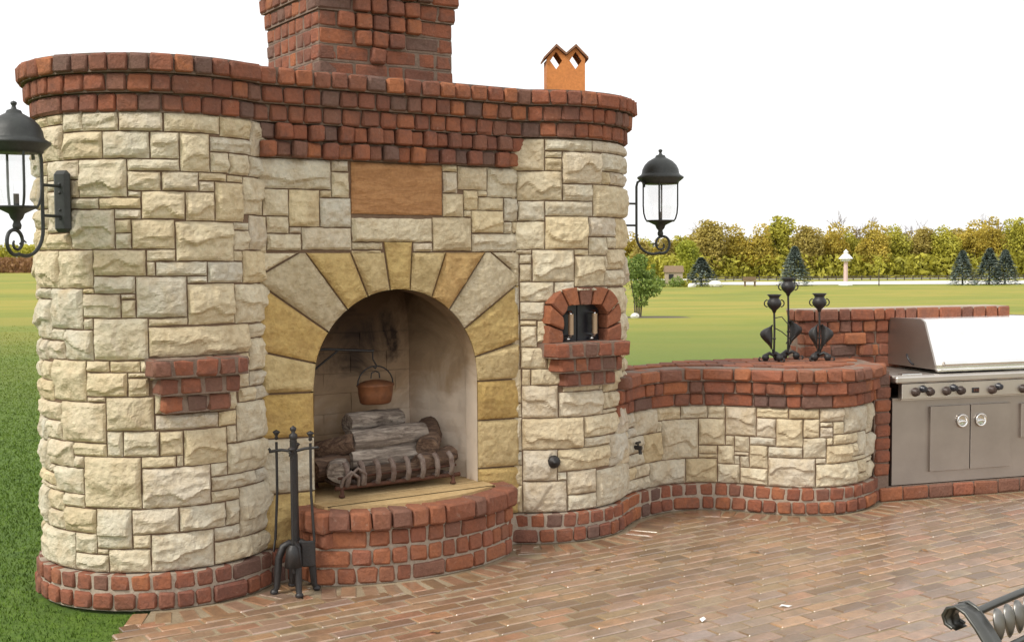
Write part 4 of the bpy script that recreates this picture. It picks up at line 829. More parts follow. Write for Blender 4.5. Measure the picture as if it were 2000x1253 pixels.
# ================================================================== GRILL
gr = thing('barbecue_grill', GP(.8, .3), 'built-in stainless steel gas grill with long hood, knobs and double doors', 'grill', rz=R(17.6))
GM = Matrix.Translation(GP(0, 0)) @ Matrix.Rotation(R(17.6), 4, 'Z')      # local: x right, y away from the front, z up
def gobj(mb, name, mat, parent=None, **k): return mb.obj(name, mat, parent or gr, GM, **k)
g = MB(); g.box((.86, .32, .40), (1.56, .60, .59)); body = gobj(g, 'cabinet', M_['steel_body'])
for i, (a, b) in enumerate(((.372, .690), (.698, 1.030))):
    g = MB(); g.box(((a + b) / 2, .010, .407), (b - a, .022, .446), bev=.002); d = gobj(g, 'door', M_['steel_body'])
    cx = .622 if i == 0 else .775
    Mq = Matrix.Rotation(R(90), 4, 'X'); g = MB(); g.lathe([(.030, .0), (.042, .002), (.047, .010), (.043, .016), (.034, .012), (.030, -.0)], (cx, -.002, .523), 24, Mq)
    g.lathe([(.0, .001), (.030, .003)], (cx, -.003, .523), 20, Mq); gobj(g, 'door_handle', M_['chrome'], d)
    g = MB(); g.tube([(cx - .032, -.006, .523 - .01), (cx, -.022, .523 + .0), (cx + .032, -.006, .523 - .01)], .007, 8); gobj(g, 'grip_bar', M_['chrome'], d)
for (a, b) in ((1.12, 1.58),):
    g = MB(); g.box(((a + b) / 2, .010, .50), (b - a, .022, .24), bev=.002); dr = gobj(g, 'drawer', M_['steel_body'])
g = MB(); g.box((.87, -.005, .742), (1.50, .05, .105), bev=.004); g.box((.87, .0, .688), (1.50, .04, .010)); panel_ = gobj(g, 'control_panel', M_['steel_mid'])
g = MB(); g.box((.86, .012, .822), (1.58, .10, .046), bev=.010); g.box((.86, .32, .842), (1.58, .62, .012), bev=.002); gobj(g, 'counter_top', M_['steel_mid'])
g = MB(); g.box((.24, .05, .851), (.16, .05, .008), bev=.003); gobj(g, 'burner_lid_handle', M_['chrome'])
Mk = Matrix.Rotation(R(90), 4, 'X')
for x, z, big in ((.223, .738, 1), (.282, .757, 0), (.338, .737, 1), (.470, .736, 1), (.528, .755, 0), (.587, .735, 1), (.842, .730, 1), (.898, .750, 0), (1.10, .728, 1), (1.30, .728, 1), (1.45, .728, 1)):
    r = .024 if big else .020
    g = MB(); g.lathe([(r * 1.3, 0), (r * 1.3, .004), (r, .007), (r * .95, .028), (r * .5, .033), (0, .034)], (x, -.03, z), 16, Mk); g.box((x, -.062, z), (.007, .012, r * 1.5), bev=.002)
    gobj(g, 'knob', M_['knob'] if big else M_['enamel'])
g = MB(); g.box((.708, -.033, .732), (.056, .006, .036), bev=.002); gobj(g, 'display', M_['enamel'])
g = MB()
for x in (.694, .710, .724): g.box((x, -.0375, .733), (.009, .003, .020))
gobj(g, 'display_digits', M_['rust'])
# hood: side profile (depth, height)
prof_ = [(.045, .875), (.045, .905), (.165, 1.190), (.20, 1.212), (.585, 1.205), (.60, 1.19), (.60, .875)]
x0h, x1h = .43, 1.52
g = MB(); n = len(prof_)
V = [(x0h + .012, p[0], p[1]) for p in prof_] + [(x1h - .012, p[0], p[1]) for p in prof_]; g.add(V, [(i, (i + 1) % n, n + (i + 1) % n, n + i) for i in range(n)]); hood = gobj(g, 'hood', M_['steel'])
for xa in (x0h, x1h - .014):
    g = MB(); V = [(xa, p[0] - (.004 if i < 3 else -.002), p[1] + (.004 if 1 < i < 5 else 0)) for i, p in enumerate(prof_)] + [(xa + .014, p[0] - (.004 if i < 3 else -.002), p[1] + (.004 if 1 < i < 5 else 0)) for i, p in enumerate(prof_)]
    g.add(V, [tuple(range(n)), tuple(range(n, 2 * n))[::-1]] + [(i, n + i, n + (i + 1) % n, (i + 1) % n) for i in range(n)]); gobj(g, 'hood_side', M_['steel_body'], hood)
g = MB(); g.tube([(x0h - .004, .25 + .10 * math.sin(a), .98 - .09 * math.cos(a)) for a in np.linspace(.2, 1.35, 8)], .006, 6); gobj(g, 'hinge_slot', M_['enamel'], hood)
g = MB(); g.box(((x0h + x1h) / 2, .035, .868), (x1h - x0h - .02, .03, .016), bev=.003); gobj(g, 'hood_lip', M_['steel'], hood)
g = MB(); g.tube([(.47, .0, .915), (1.48, .0, .915)], .017, 12); g.box((.50, .03, .915), (.02, .06, .02)); g.box((1.45, .03, .915), (.02, .06, .02)); gobj(g, 'hood_handle', M_['chrome'], hood)
# ================================================================== WALL LANTERNS (built once, mounted twice; local x points away from the wall)
def build_lamp(D):
    root = thing('wall_lantern', (0, 0, 0), '', 'lantern')
    c = (D, 0, 0); z0 = 1.866
    def A_(mb, name, mat, par=root): return mb.obj(name, mat, par, Matrix.Identity(4))
    g = MB(); g.box((.022, 0, 1.93), (.044, .085, .29), bev=.018)
    for z in (1.85, 1.89, 1.97, 2.01): g.lathe([(0, .004), (.006, .003), (.007, 0)], (.045, .0, z), 8, Matrix.Rotation(R(90), 4, 'Y'))
    A_(g, 'wall_plate', M_['lamp'])
    g = MB(); xs_ = D - .18
    g.tube([(.04, 0, 2.0), (xs_, 0, 2.0)], .007, 8); g.tube([(.04, 0, 1.86), (xs_, 0, 1.86)], .007, 8)
    P = [(xs_ + .055, 0, 2.108), (xs_ + .06, 0, 2.135), (xs_ + .03, 0, 2.15), (xs_ + .008, 0, 2.138), (xs_, 0, 2.11), (xs_, 0, 1.80)]
    rr = (D - xs_) * .62; 
    P += [(xs_ + .125 - .125 * math.cos(a) , 0, 1.80 - .125 * math.sin(a)) for a in np.linspace(.1, math.pi * .62, 12)]
    ex_, ez_ = P[-1][0], P[-1][2]
    # spiral scroll under the lantern
    cx_, cz_ = D + .010, 1.735; r0_ = math.hypot(ex_ - cx_, ez_ - cz_); a0_ = math.atan2(ez_ - cz_, ex_ - cx_)
    for q in range(1, 34):
        t_ = q / 33; rr_ = r0_ + (.062 - r0_) * min(1, t_ * 3.2) if t_ < .31 else .062 * (1 - (t_ - .31) / .69 * .78); a = a0_ + t_ * math.pi * 2.75
        P.append((cx_ + rr_ * math.cos(a), 0, cz_ + rr_ * math.sin(a)))
    g.tube(P, [.0085] * (len(P) - 20) + list(np.linspace(.0085, .005, 20)), 8)
    g.tube([(D - .06, 0, 1.735), (D - .04, 0, 1.745), (D - .015, 0, 1.728)], [.003, .006, .004], 6); A_(g, 'bracket', M_['lamp'])
    g = MB(); g.lathe([(0, 1.79), (.016, 1.793), (.020, 1.81), (.014, 1.828), (.026, 1.842), (.034, 1.862), (.07, 1.880), (.092, 1.888), (.094, 1.896), (0, 1.897)], c, 24); bowl = A_(g, 'base_cup', M_['lamp'])
    g = MB(); g.lathe([(.086, 1.90), (.100, 1.935), (.105, 1.98), (.105, 2.135), (.102, 2.135), (.102, 1.98), (.096, 1.935), (.083, 1.904)], c, 28); A_(g, 'glass_shade', M_['glass'])
    g = MB()
    for k in range(4):
        a = R(45 + 90 * k + 10); g.tube([(D + r_ * math.cos(a), r_ * math.sin(a), z) for r_, z in ((.084, 1.885), (.098, 1.905), (.108, 1.94), (.112, 1.99), (.112, 2.14))], .0058, 6)
    A_(g, 'cage_bars', M_['lamp'])
    g = MB(); g.lathe([(0, 2.13), (.118, 2.13), (.120, 2.142), (.150, 2.166), (.152, 2.176), (.128, 2.19), (.122, 2.20), (.118, 2.225), (.104, 2.253), (.080, 2.278), (.050, 2.295), (.035, 2.303), (.030, 2.315), (.012, 2.322), (.008, 2.335), (.0135, 2.343), (.013, 2.352), (0, 2.358)], c, 32); A_(g, 'domed_cap', M_['lamp'])
    g = MB(); g.tube([(D, 0, 1.895), (D, 0, 1.95)], .012, 10); A_(g, 'lamp_socket', M_['lamp'])
    return root
D_ = .35
lamp = build_lamp(D_)
def mount(scn, deg, tox, toy):
    p, n_ = on_tower(scn, deg, 0, .02); d = Vector((tox - p.x, toy - p.y, 0)).normalized()
    q = Vector((tox, toy, 0)) - d * D_
    return Matrix.Translation(q) @ Matrix.Rotation(math.atan2(d.y, d.x), 4, 'Z')
ML = mount(SL, -61, -2.19, 5.30); MR_ = mount(SR, 80, .975, 7.83)
lampR = copy_thing(lamp, MR_, 'black metal wall lantern hanging in the sky to the right of the right tower', 'wall lanterns on the towers')
lamp.matrix_basis = ML; tag(lamp, 'black metal wall lantern at the left picture edge, on the left round tower', None, 'wall lanterns on the towers')
# ================================================================== FIREBOX CONTENTS
def log_mesh(P, r, seedn, n=14):
    mb = MB(); P = [Vector(p) for p in P]; d = P[-1] - P[0]; K = 14; V = []; x = d.cross(Vector((0, 0, 1))).normalized(); y = d.normalized().cross(x)
    for i in range(K + 1):
        t_ = i / K; c = P[0].lerp(P[-1], t_) + x * math.sin(t_ * 5 + seedn) * r * .12 + y * math.cos(t_ * 4 + seedn) * r * .10
        for k in range(n):
            a = 2 * math.pi * k / n; rr = r * (1 + .16 * (float(vnoise(np.array(t_ * 9 + seedn), np.array(k * .9 * (1 if k < n else 0)), seedn)) - .5) + (.07 if k % 3 == seedn % 3 else 0)) * (.96 if i in (0, K) else 1); V.append(c + (x * math.cos(a) + y * math.sin(a)) * rr)
    mb.add(V, [(i * n + k, i * n + (k + 1) % n, (i + 1) * n + (k + 1) % n, (i + 1) * n + k) for i in range(K) for k in range(n)], True)
    mb.add(V[:n], [tuple(range(n))[::-1]]); mb.add(V[-n:], [tuple(range(n))]); return mb
def fb(s, dw, z): return P3(s, W0 + dw, z - .012)
LOGS = [((2.66, -.31, .500), (3.42, -.27, .500), .055, 'log_brown', 'dark brown lower log at the back of the fire grate'),
        ((2.62, -.17, .53), (2.92, -.24, .575), .050, 'log_brown', 'short dark log sticking out at the left of the fire grate'),
        ((2.83, -.17, .575), (3.34, -.20, .560), .052, 'log', 'grey middle log lying across the fire grate, below the top logs'),
        ((2.85, -.20, .668), (3.33, -.23, .662), .056, 'log', 'fat grey bark log lying on top of the stack in the fire grate'),
        ((2.88, -.30, .752), (3.25, -.36, .742), .048, 'log', 'small grey log resting behind the top of the stack'),
        ((2.84, -.10, .490), (3.30, -.09, .485), .038, 'log_brown', 'thin brown log at the front of the grate behind the upright bars'),
        ((2.70, -.05, .520), (2.80, -.22, .545), .048, 'log', 'grey stub of a log at the front left corner of the fire grate'),
        ((3.20, -.06, .520), (3.47, -.16, .545), .044, 'log_brown', 'short brown log lying at the front right end of the fire grate'),
        ((2.66, -.36, .60), (2.86, -.16, .66), .045, 'log_brown', 'dark log leaning on the left end of the stack'),
        ((3.28, -.10, .60), (3.48, -.42, .665), .055, 'log_brown', 'brown log on the right of the stack showing its cut end')]
for i, (a, b, r, m, lab) in enumerate(LOGS):
    lo = log_mesh([fb(*a), fb(*b)], r * 1.16, i + 3).obj('log', M_[m]); tag(lo, lab, 'log', 'logs stacked in the fireplace')
# local coordinates for wood grain follow the log because each log is short
grt = thing('fire_grate', fb(3.05, -.2, .40), 'rusty iron fire grate with upright curled bars holding the logs', 'grate')
for k in range(8):
    s = 2.74 + k * .092; g = MB()
    g.tube([fb(s, -.42, .52), fb(s, -.38, .455), fb(s, -.06, .450), fb(s + .004, -.018, .462), fb(s + .006, -.010, .50), fb(s + .004, -.020, .555), fb(s, -.045, .575)], .0150, 8); g.obj('grate_bar', M_['ash'], grt)
g = MB(); g.tube([fb(2.68, -.03, .448), fb(3.45, -.03, .448)], .012, 8); g.tube([fb(2.68, -.36, .448), fb(3.45, -.36, .448)], .012, 8); g.tube([fb(2.70, -.035, .50), fb(3.43, -.035, .50)], .006, 6); g.obj('cross_bar', M_['rust'], grt)
for s, w in ((2.715, -.03), (3.40, -.03), (2.715, -.36), (3.40, -.36)):
    g = MB(); g.tube([fb(s, w, .448), fb(s, w + .012, .425), fb(s - .006, w + .02, .409)], .011, 8); g.lathe([(0, 0), (.016, .003), (.018, .010), (.012, .018), (0, .02)], fb(s - .006, w + .02, .399), 10); g.obj('foot', M_['rust'], grt)
g = MB()
for (s, z) in ((2.76, .50), (2.80, .515)):
    g.tube([fb(s - .05, -.02, .455), fb(s - .045, -.0, z + .0), fb(s + .0, -.0, z + .035), fb(s + .045, -.0, z), fb(s + .05, -.02, .455)], .009, 8)
g.obj('curled_end', M_['ash'], grt)
# swinging crane and the copper pot on it
cr = thing('fireplace_crane', fb(2.60, -.36, .9), 'dark iron crane arm reaching across the sooty firebox above the logs', 'crane')
g = MB(); g.tube([fb(2.62, -.40, .78), fb(2.62, -.40, 1.22)], .010, 8); g.obj('post', M_['iron'], cr)
g = MB(); g.tube([fb(2.62, -.40, 1.16), fb(2.80, -.36, 1.165), fb(3.00, -.33, 1.150), fb(3.065, -.325, 1.145)], .008, 8); g.tube([fb(2.62, -.40, .92), fb(2.72, -.38, 1.05), fb(2.86, -.35, 1.158)], .006, 8); g.obj('arm', M_['iron'], cr)
g = MB(); g.tube([fb(3.06, -.325, 1.15), fb(3.06, -.325, 1.10), fb(3.075, -.325, 1.075), fb(3.085, -.325, 1.06), fb(3.075, -.325, 1.045), fb(3.065, -.325, 1.055)], .005, 6); g.obj('hook', M_['iron'], cr)
pt = thing('hanging_pot', fb(3.075, -.325, .84), 'copper brown cooking pot hanging from the crane above the logs', 'pot')
pc = fb(3.075, -.325, .845)
Sx = Matrix.Rotation(TH, 4, 'Z') @ Matrix.Diagonal((.96, .66, .92, 1))
g = MB(); g.lathe([(0, 0), (.085, .0), (.098, .010), (.108, .06), (.112, .105), (.119, .112), (.119, .120), (.108, .120), (.100, .105), (.094, .02), (0, .014)], pc, 28, Sx); g.obj('pot_body', M_['copper'], pt)
g = MB(); g.lathe([(.117, .118), (.110, .127), (.07, .142), (.02, .150), (.0, .151)], pc, 28, Sx); g.obj('lid', M_['copper'], pt)
g = MB(); q = Vector(pc); eV = Vector((ex[0], ex[1], 0))
g.tube([q + eV * (.112 * math.cos(a)) + Vector((0, 0, .11 + .105 * math.sin(a))) for a in np.linspace(0, math.pi, 13)], .0042, 6); g.tube([q + eV * x + Vector((0, 0, z)) for x, z in ((-.028, .145), (-.024, .175), (0, .185), (.024, .175), (.028, .145))], .004, 6); g.obj('handle', M_['iron'], pt)
# ================================================================== FIRE TOOLS
tb = Vector((-1.085, 5.86, 0)); ts = thing('fire_tool_set', tuple(tb), 'dark iron fireside tool stand with hanging poker, shovel and brush beside the hearth', 'fire tools')
def tq(x, y, z): return tuple(tb + Vector((x, y, z)))
g = MB(); g.tube([tq(0, 0, .10), tq(0, 0, .76)], .018, 10); g.lathe([(.014, 0), (.024, .012), (.014, .024)], tq(0, 0, .16), 12); g.lathe([(.013, 0), (.02, .008), (.013, .016)], tq(0, 0, .75), 12); g.obj('post', M_['iron'], ts)
for k in range(4):
    a = R(20 + 90 * k); ca, sa = math.cos(a), math.sin(a)
    g = MB(); g.tube([tq(r * ca, r * sa, z) for r, z in ((.0, .235), (.03, .25), (.058, .235), (.080, .18), (.088, .10), (.092, .035), (.104, .016))], [.018, .020, .020, .019, .018, .016, .013], 8)
    g.lathe([(0, 0), (.018, .004), (.021, .014), (.014, .026), (0, .028)], tq(.106 * ca, .106 * sa, 0), 12); g.obj('foot', M_['iron'], ts)
g = MB(); g.tube([tq(-.125, .03, .700), tq(-.06, .01, .712), tq(0, 0, .705), tq(.06, -.01, .722), tq(.125, -.03, .730)], .0075, 8); g.tube([tq(0, -.09, .70), tq(0, 0, .705), tq(.0, .09, .70)], .0075, 8)
for x, y in ((-.125, .03), (.125, -.03), (0, -.09), (0, .09)): g.lathe([(0, 0), (.010, .006), (0, .016)], tq(x, y, .705 if x <= 0 else .722), 8)
g.obj('hanger_bars', M_['iron'], ts)
g = MB(); g.lathe([(.006, 0), (.012, .01), (.022, .03), (.020, .045), (.008, .055), (.016, .068), (.016, .078), (.0, .09)], tq(0, 0, .745), 12); g.obj('finial', M_['iron'], ts)
for (x, y, kind) in ((-.088, .022, 'poker'), (.088, -.022, 'shovel'), (.004, -.075, 'brush'), (.0, .08, 'tongs')):
    hz = .77 if kind in ('poker', 'shovel') else .70
    g = MB(); g.tube([tq(x, y, hz - .02), tq(x * 1.0, y, .5), tq(x * 1.15, y * 1.1, .26)], .0068, 8)
    g.lathe([(.005, 0), (.011, .008), (.006, .02), (.014, .032), (.020, .040), (.012, .046), (0, .052)], tq(x, y, hz - .01), 10)
    if kind == 'shovel': g.box(tq(x * .8, y * 1.1, .20), (.07, .014, .13), .2, .006)
    elif kind == 'brush': g.lathe([(.014, .11), (.030, .09), (.042, .0), (0, .0)], tq(x * 1.1, y * 1.15, .15), 12)
    elif kind == 'poker': g.tube([tq(x * 1.15, y * 1.1, .27), tq(x * 1.25, y * 1.1, .20), tq(x * 1.5, y, .215)], [.006, .006, .002], 6)
    else: g.tube([tq(x, y * 1.1, .27), tq(x + .02, y * 1.1, .20), tq(x + .004, y * 1.1, .15)], .005, 6); g.tube([tq(x, y * 1.1, .27), tq(x - .02, y * 1.1, .20), tq(x - .004, y * 1.1, .15)], .005, 6)
    g.obj(kind, M_['iron'], ts)
# ================================================================== IRON FLOWER CANDLESTICKS on the low wall
def candlestick(x, y, H_, side, lab, twig=False, both=False):
    z0 = .925; root = thing('iron_candlestick', (x, y, z0), lab, 'candlestick', 'iron candlesticks on the low wall')
    q = lambda a, b, c: (x + a, y + b, z0 + c)
    g = MB(); g.tube([q(0, 0, .035), q(.003, 0, H_ * .5), q(0, 0, H_ - .12)], .0072, 8); g.lathe([(.007, 0), (.013, .008), (.007, .016)], q(.002, 0, H_ * .34), 8); g.obj('stem', M_['iron'], root)
    for k in range(3):
        a = R(200 + 120 * k + side * 20); ca, sa = math.cos(a), math.sin(a)
        g = MB(); g.tube([q(r * ca, r * sa, z) for r, z in ((0, .05), (.03, .066), (.058, .052), (.066, .02), (.074, .006), (.092, .008), (.104, .024), (.098, .038), (.088, .034))], [.010, .012, .013, .012, .010, .008, .006, .005, .004], 8)
        g.lathe([(0, -.030), (.014, -.024), (.026, .0), (.021, .020), (0, .028)], q(.058 * ca, .058 * sa, .034), 10); g.obj('foot', M_['iron'], root)
    # cup with flared rim and ring handles
    zc = H_ - .125
    g = MB(); g.lathe([(.0, 0), (.010, .004), (.016, .02), (.042, .045), (.050, .065), (.044, .088), (.032, .102), (.036, .112), (.050, .128), (.047, .130), (.024, .112), (.0, .108)], q(0, 0, zc), 18); cup = g.obj('cup', M_['iron'], root)
    for sg in (-1, 1):
        g = MB(); g.tube([q(sg * (.046 + .022 * math.sin(t_)), 0, zc + .068 - .024 * math.cos(t_)) for t_ in np.linspace(0, math.pi, 9)], .0045, 6); g.obj('ring_handle', M_['iron'], cup)
    for side, fill_ in (((side, 1.0),) if not both else ((side, 1.0), (-side, .72))):
        # scooped leaf
        n = 9; m = 7; V = []; zl = H_ * .20; hl = .155
        for i in range(n + 1):
            t_ = i / n; wd = .070 * fill_ * math.sin(math.pi * min(.985, t_ ** 1.7 * .97 + .012)) ** .75
            for j in range(m + 1):
                v_ = (j / m - .5) * 2; V.append(q(side * (.012 + wd * (1 + v_) * .62) , -.022 + .034 * (v_ * v_) - .022 * math.sin(math.pi * t_) + .0, zl + hl * t_ + .012 * math.cos(v_ * 1.5) * t_))
        Fq = [(i * (m + 1) + j, i * (m + 1) + j + 1, (i + 1) * (m + 1) + j + 1, (i + 1) * (m + 1) + j) for i in range(n) for j in range(m)]
        V2 = [(a_, b_ + .003, c_) for a_, b_, c_ in V]; g = MB(); g.add(V, Fq, True); g.add(V2, [f[::-1] for f in Fq], True); g.tube([q(side * .012, -.01, zl), q(side * .008, 0, zl - .03), q(0, 0, zl - .05)], .005, 6)
        g.tube([V[n * (m + 1) + j] for j in range(m + 1)], .004, 6); g.obj('leaf', M_['iron'], root)
    if twig:
        g = MB(); g.tube([q(.0, 0, H_ * .66), q(.05, -.01, H_ * .68), q(.10, -.02, H_ * .55), q(.115, -.02, H_ * .42), q(.08, -.01, H_ * .28)], .004, 6); g.tube([q(.0, 0, H_ * .52), q(.05, -.01, H_ * .46), q(.115, -.02, H_ * .34), q(.14, -.02, H_ * .40)], .004, 6); g.obj('tendril', M_['iron'], root)
candlestick(1.80, 8.18, .465, -1, 'dark iron flower candlestick on the low wall, leftmost of three, with curling tendril', True)
candlestick(1.93, 8.33, .575, 1, 'tallest dark iron flower candlestick, middle of the three on the low wall')
candlestick(2.115, 8.20, .470, 1, 'dark iron flower candlestick on the low wall, rightmost of three, nearest the grill', False, True)
# ================================================================== CAST METAL CHAIR (right foreground, only its back shows)
ca_ = R(41); CO = Vector((1.008, 2.60, -.010)); chx = Vector((math.cos(ca_), math.sin(ca_), 0)); chy = Vector((math.sin(ca_), -math.cos(ca_), 0))
chair = thing('patio_chair', tuple(CO + chx * .25 + chy * .3), 'ornate cast metal patio chair, dark pewter with scrolled back, in the right foreground', 'chair')
def cq(x, y, z): return tuple(CO + chx * x + chy * y + Vector((0, 0, z)))
def bk(z): return .0 + .26 * ((.875 - z) / .46) ** .8 if z < .875 else 0.0       # rake of the back
for x in (0.0, .50):
    g = MB(); P = [(-.030, .838), (-.046, .845), (-.052, .862), (-.042, .880), (-.022, .888), (.0, .878)] + [(bk(z) , z) for z in (.85, .82, .78, .74, .68, .60, .50, .42)]
    n = len(P); V = []
    for i, (y, z) in enumerate(P):
        wd = .026 if i < 6 else .030
        for dx, dn in ((-wd, 0), (wd, 0)): V.append(cq(x + dx, y, z))
    a_ = len(V); V2 = [tuple(Vector(v) + chy * .012 + Vector((0, 0, -.004))) for v in V]
    Fq = [(2 * i, 2 * i + 1, 2 * i + 3, 2 * i + 2) for i in range(n - 1)]
    g.add(V + V2, Fq + [tuple(k + a_ for k in f[::-1]) for f in Fq] + [(2 * i, 2 * i + 2, a_ + 2 * i + 2, a_ + 2 * i) for i in range(n - 1)] + [(2 * i + 3, 2 * i + 1, a_ + 2 * i + 1, a_ + 2 * i + 3) for i in range(n - 1)] + [(0, a_, a_ + 1, 1), (2 * n - 2, 2 * n - 1, a_ + 2 * n - 1, a_ + 2 * n - 2)], True)
    for dx in (-.027, .027): g.tube([cq(x + dx, y + .004, z) for y, z in P], .0045, 6)
    g.obj('back_post', M_['pewter'], chair)
g = MB(); g.tube([cq(.02, .0, .868), cq(.12, -.002, .870), cq(.25, -.003, .871), cq(.38, -.002, .870), cq(.48, .0, .868)], .0095, 8); g.obj('top_rail', M_['pewter'], chair)
g = MB(); g.tube([cq(.02, bk(.80), .800), cq(.25, bk(.80), .804), cq(.48, bk(.80), .800)], .007, 8); g.tube([cq(.02, bk(.5), .50), cq(.48, bk(.5), .50)], .008, 8); g.obj('back_rail', M_['pewter'], chair)
for k in range(9):
    x = .062 + k * .047; z = .836; g = MB(); Mb = Matrix(((chx.x, -chy.x * .45, 0, 0), (chx.y, -chy.y * .45, 0, 0), (0, .9, 1, 0), (0, 0, 0, 1)))
    g.lathe([(0, -.029), (.008, -.026), (.016, -.012), (.022, .008), (.020, .024), (0, .030)], cq(x, bk(z) + .0, z), 12, Mb); g.obj('bead', M_['pewter_light'], chair)
def medal(cx_, cz_, r, tubes):
    g = MB()
    for rr, tr in tubes: g.tube([cq(cx_ + rr * math.cos(a), bk(cz_ + rr * math.sin(a)), cz_ + rr * math.sin(a)) for a in np.linspace(0, 2 * math.pi, 25)], tr, 6, caps=False)
    return g
for cx_ in (.145, .355):
    g = medal(cx_, .725, .06, ((.066, .006), (.05, .004)))
    g.obj('medallion', M_['pewter'], chair); g = MB()
    for k in range(6):
        a = k * math.pi / 3; g.lathe([(0, -.012), (.012, -.004), (.012, .004), (0, .012)], cq(cx_ + .022 * math.cos(a), bk(.725) , .725 + .022 * math.sin(a)), 8)
    g.lathe([(0, -.012), (.012, 0), (0, .012)], cq(cx_, bk(.725) + .006, .725), 8); g.obj('rosette', M_['pewter_light'], chair)
g = MB()
for x0_, sg in ((.03, 1), (.47, -1), (.25, 1), (.25, -1)): g.tube([cq(x0_ + sg * .012 * math.sin(t_ * 6), bk(.8 - t_ * .3), .80 - .30 * t_) for t_ in np.linspace(0, 1, 12)], .005, 6)
g.obj('back_scroll', M_['pewter'], chair)
g = MB(); g.box(cq(.25, .47, .425), (.50, .44, .022), ca_, .008); g.obj('seat', M_['pewter'], chair)
for x in (.0, .50):
    for y in (.27, .66):
        g = MB(); g.tube([cq(x, y, .42), cq(x * 1.03 - .005, y + (.02 if y > .5 else -.04), .2), cq(x * 1.06 - .01, y + (.05 if y > .5 else -.10), .0)], [.016, .013, .015], 8); g.obj('leg', M_['pewter'], chair)
    g = MB(); g.tube([cq(x, bk(.68), .68), cq(x, .35, .69), cq(x, .62, .68), cq(x, .66, .63), cq(x, .64, .43)], .011, 8); g.obj('armrest', M_['pewter'], chair)
LEAFL = ('pale leaf on the open paving, rightmost of the two pale ones', 'pale leaf on the open paving, nearer the camera and left of the other pale one', 'brown leaf on the paving in front of the curved low wall', 'brown leaf on the paving just right of the hearth', 'brown leaf on the paving in front of the grill', 'brown leaf on the paving nearest the bottom edge, in front of the hearth')
# a few leaves blown onto the patio
for i, (x, y) in enumerate(((1.28, 5.55), (.86, 5.35), (1.35, 6.6), (.45, 6.25), (2.3, 6.6), (-.35, 5.2))):
    g = MB(); a = i * 1.3; c, s = math.cos(a), math.sin(a); P = [(-.03, 0, .004), (-.012, .014, .012), (.012, .013, .008), (.034, 0, .010), (.012, -.014, .006), (-.012, -.013, .012)]
    g.add([(x + p[0] * c - p[1] * s, y + p[0] * s + p[1] * c, p[2] + .001) for p in P], [(0, 1, 5), (1, 2, 4, 5), (2, 3, 4)]); o = g.obj('fallen_leaf', M_['hood_white'] if i < 2 else M_['dry'])
    tag(o, LEAFL[i], 'leaf', 'leaves fallen on the paving')
# ================================================================== VEGETATION
def grass_patch(name, n, xr, yr, keep, hmin, hmax, sd, wdt=.004):
    rs = np.random.RandomState(sd); x = rs.uniform(xr[0], xr[1], n); y = rs.uniform(yr[0], yr[1], n) ; k = keep(x, y); x = x[k]; y = y[k]; n = len(x)
    z = ground_z(x, y) - .004; a = rs.uniform(0, 6.28, n); h = rs.uniform(hmin, hmax, n); l = rs.uniform(.2, .9, n) * h; b = rs.uniform(0, 6.28, n)
    w = wdt * rs.uniform(.7, 1.4, n) * (1 + (y - 5) * .13).clip(1)
    V = np.zeros((n, 3, 3)); V[:, 0] = np.stack([x - w * np.cos(a), y - w * np.sin(a), z], -1); V[:, 1] = np.stack([x + w * np.cos(a), y + w * np.sin(a), z], -1); V[:, 2] = np.stack([x + l * np.cos(b), y + l * np.sin(b), z + h], -1)
    me = bpy.data.meshes.new(name); me.vertices.add(n * 3); me.vertices.foreach_set('co', V.reshape(-1)); me.loops.add(n * 3); me.loops.foreach_set('vertex_index', np.arange(n * 3)); me.polygons.add(n); me.polygons.foreach_set('loop_start', np.arange(n) * 3); me.polygons.foreach_set('loop_total', np.full(n, 3)); me.update(calc_edges=True)
    me.materials.append(M_['blade']); o = link(bpy.data.objects.new(name, me)); o['kind'] = 'stuff'; return o
def keepL(x, y):
    d = np.hypot(x - CLp[0], y - CLp[1]); e_ = -1.70 + .02 * np.sin(y * 9) + (5.6 - y) * .05 + .03 * np.sin(y * 23)
    return (d > RR + .06) & ((x < e_) | (y > 6.3)) & (x < -1.15)
def keepG(x, y):
    r = x / np.maximum(y, .1); q = np.random.RandomState(1).uniform(0, 1, x.shape)
    return (r > -.50) & (r < -.25) & np.where(y < 8.3, keepL(x, y), x < -1.8) & (q > (y - 5) / 27) & (q < (8.5 / y) ** 1.8 * (1 - (y - 5) / 27) + (y - 5) / 27)
grass_patch('grass', 1900000, (-15, -1.3), (4.6, 31), keepG, .009, .026, 3, .0032)
def crown(n, blobs, size, seedn, squash=1.0):
    rs = np.random.RandomState(seedn); Q = []; tot = sum(b[3] ** 2 for b in blobs)
    for (bx, by, bz, br) in blobs:
        k = int(n * br ** 2 / tot); d = rs.normal(size=(k, 3)); d /= np.linalg.norm(d, axis=1)[:, None]; rad = br * rs.uniform(.35, 1.08, k) ** .6
        p = d * rad[:, None] * np.array([1, 1, squash]) + np.array([bx, by, bz])
        # clumping: drop leaves in noisy holes
        keep = (vnoise(p[:, 0] / (br * .55) + seedn, p[:, 2] / (br * .55), seedn) + .5 * vnoise(p[:, 1] / (br * .3), p[:, 2] / (br * .3), seedn + 4)) > .52; Q.append(p[keep])
    P = np.vstack(Q); n = len(P); a = rs.normal(size=(n, 3)); a /= np.linalg.norm(a, axis=1)[:, None]; b = np.cross(a, rs.normal(size=(n, 3))); b /= np.linalg.norm(b, axis=1)[:, None]; s_ = size * rs.uniform(.6, 1.4, n)[:, None]
    V = np.stack([P - a * s_, P + b * s_ * .6, P + a * s_, P - b * s_ * .6], 1).reshape(-1, 3); return V
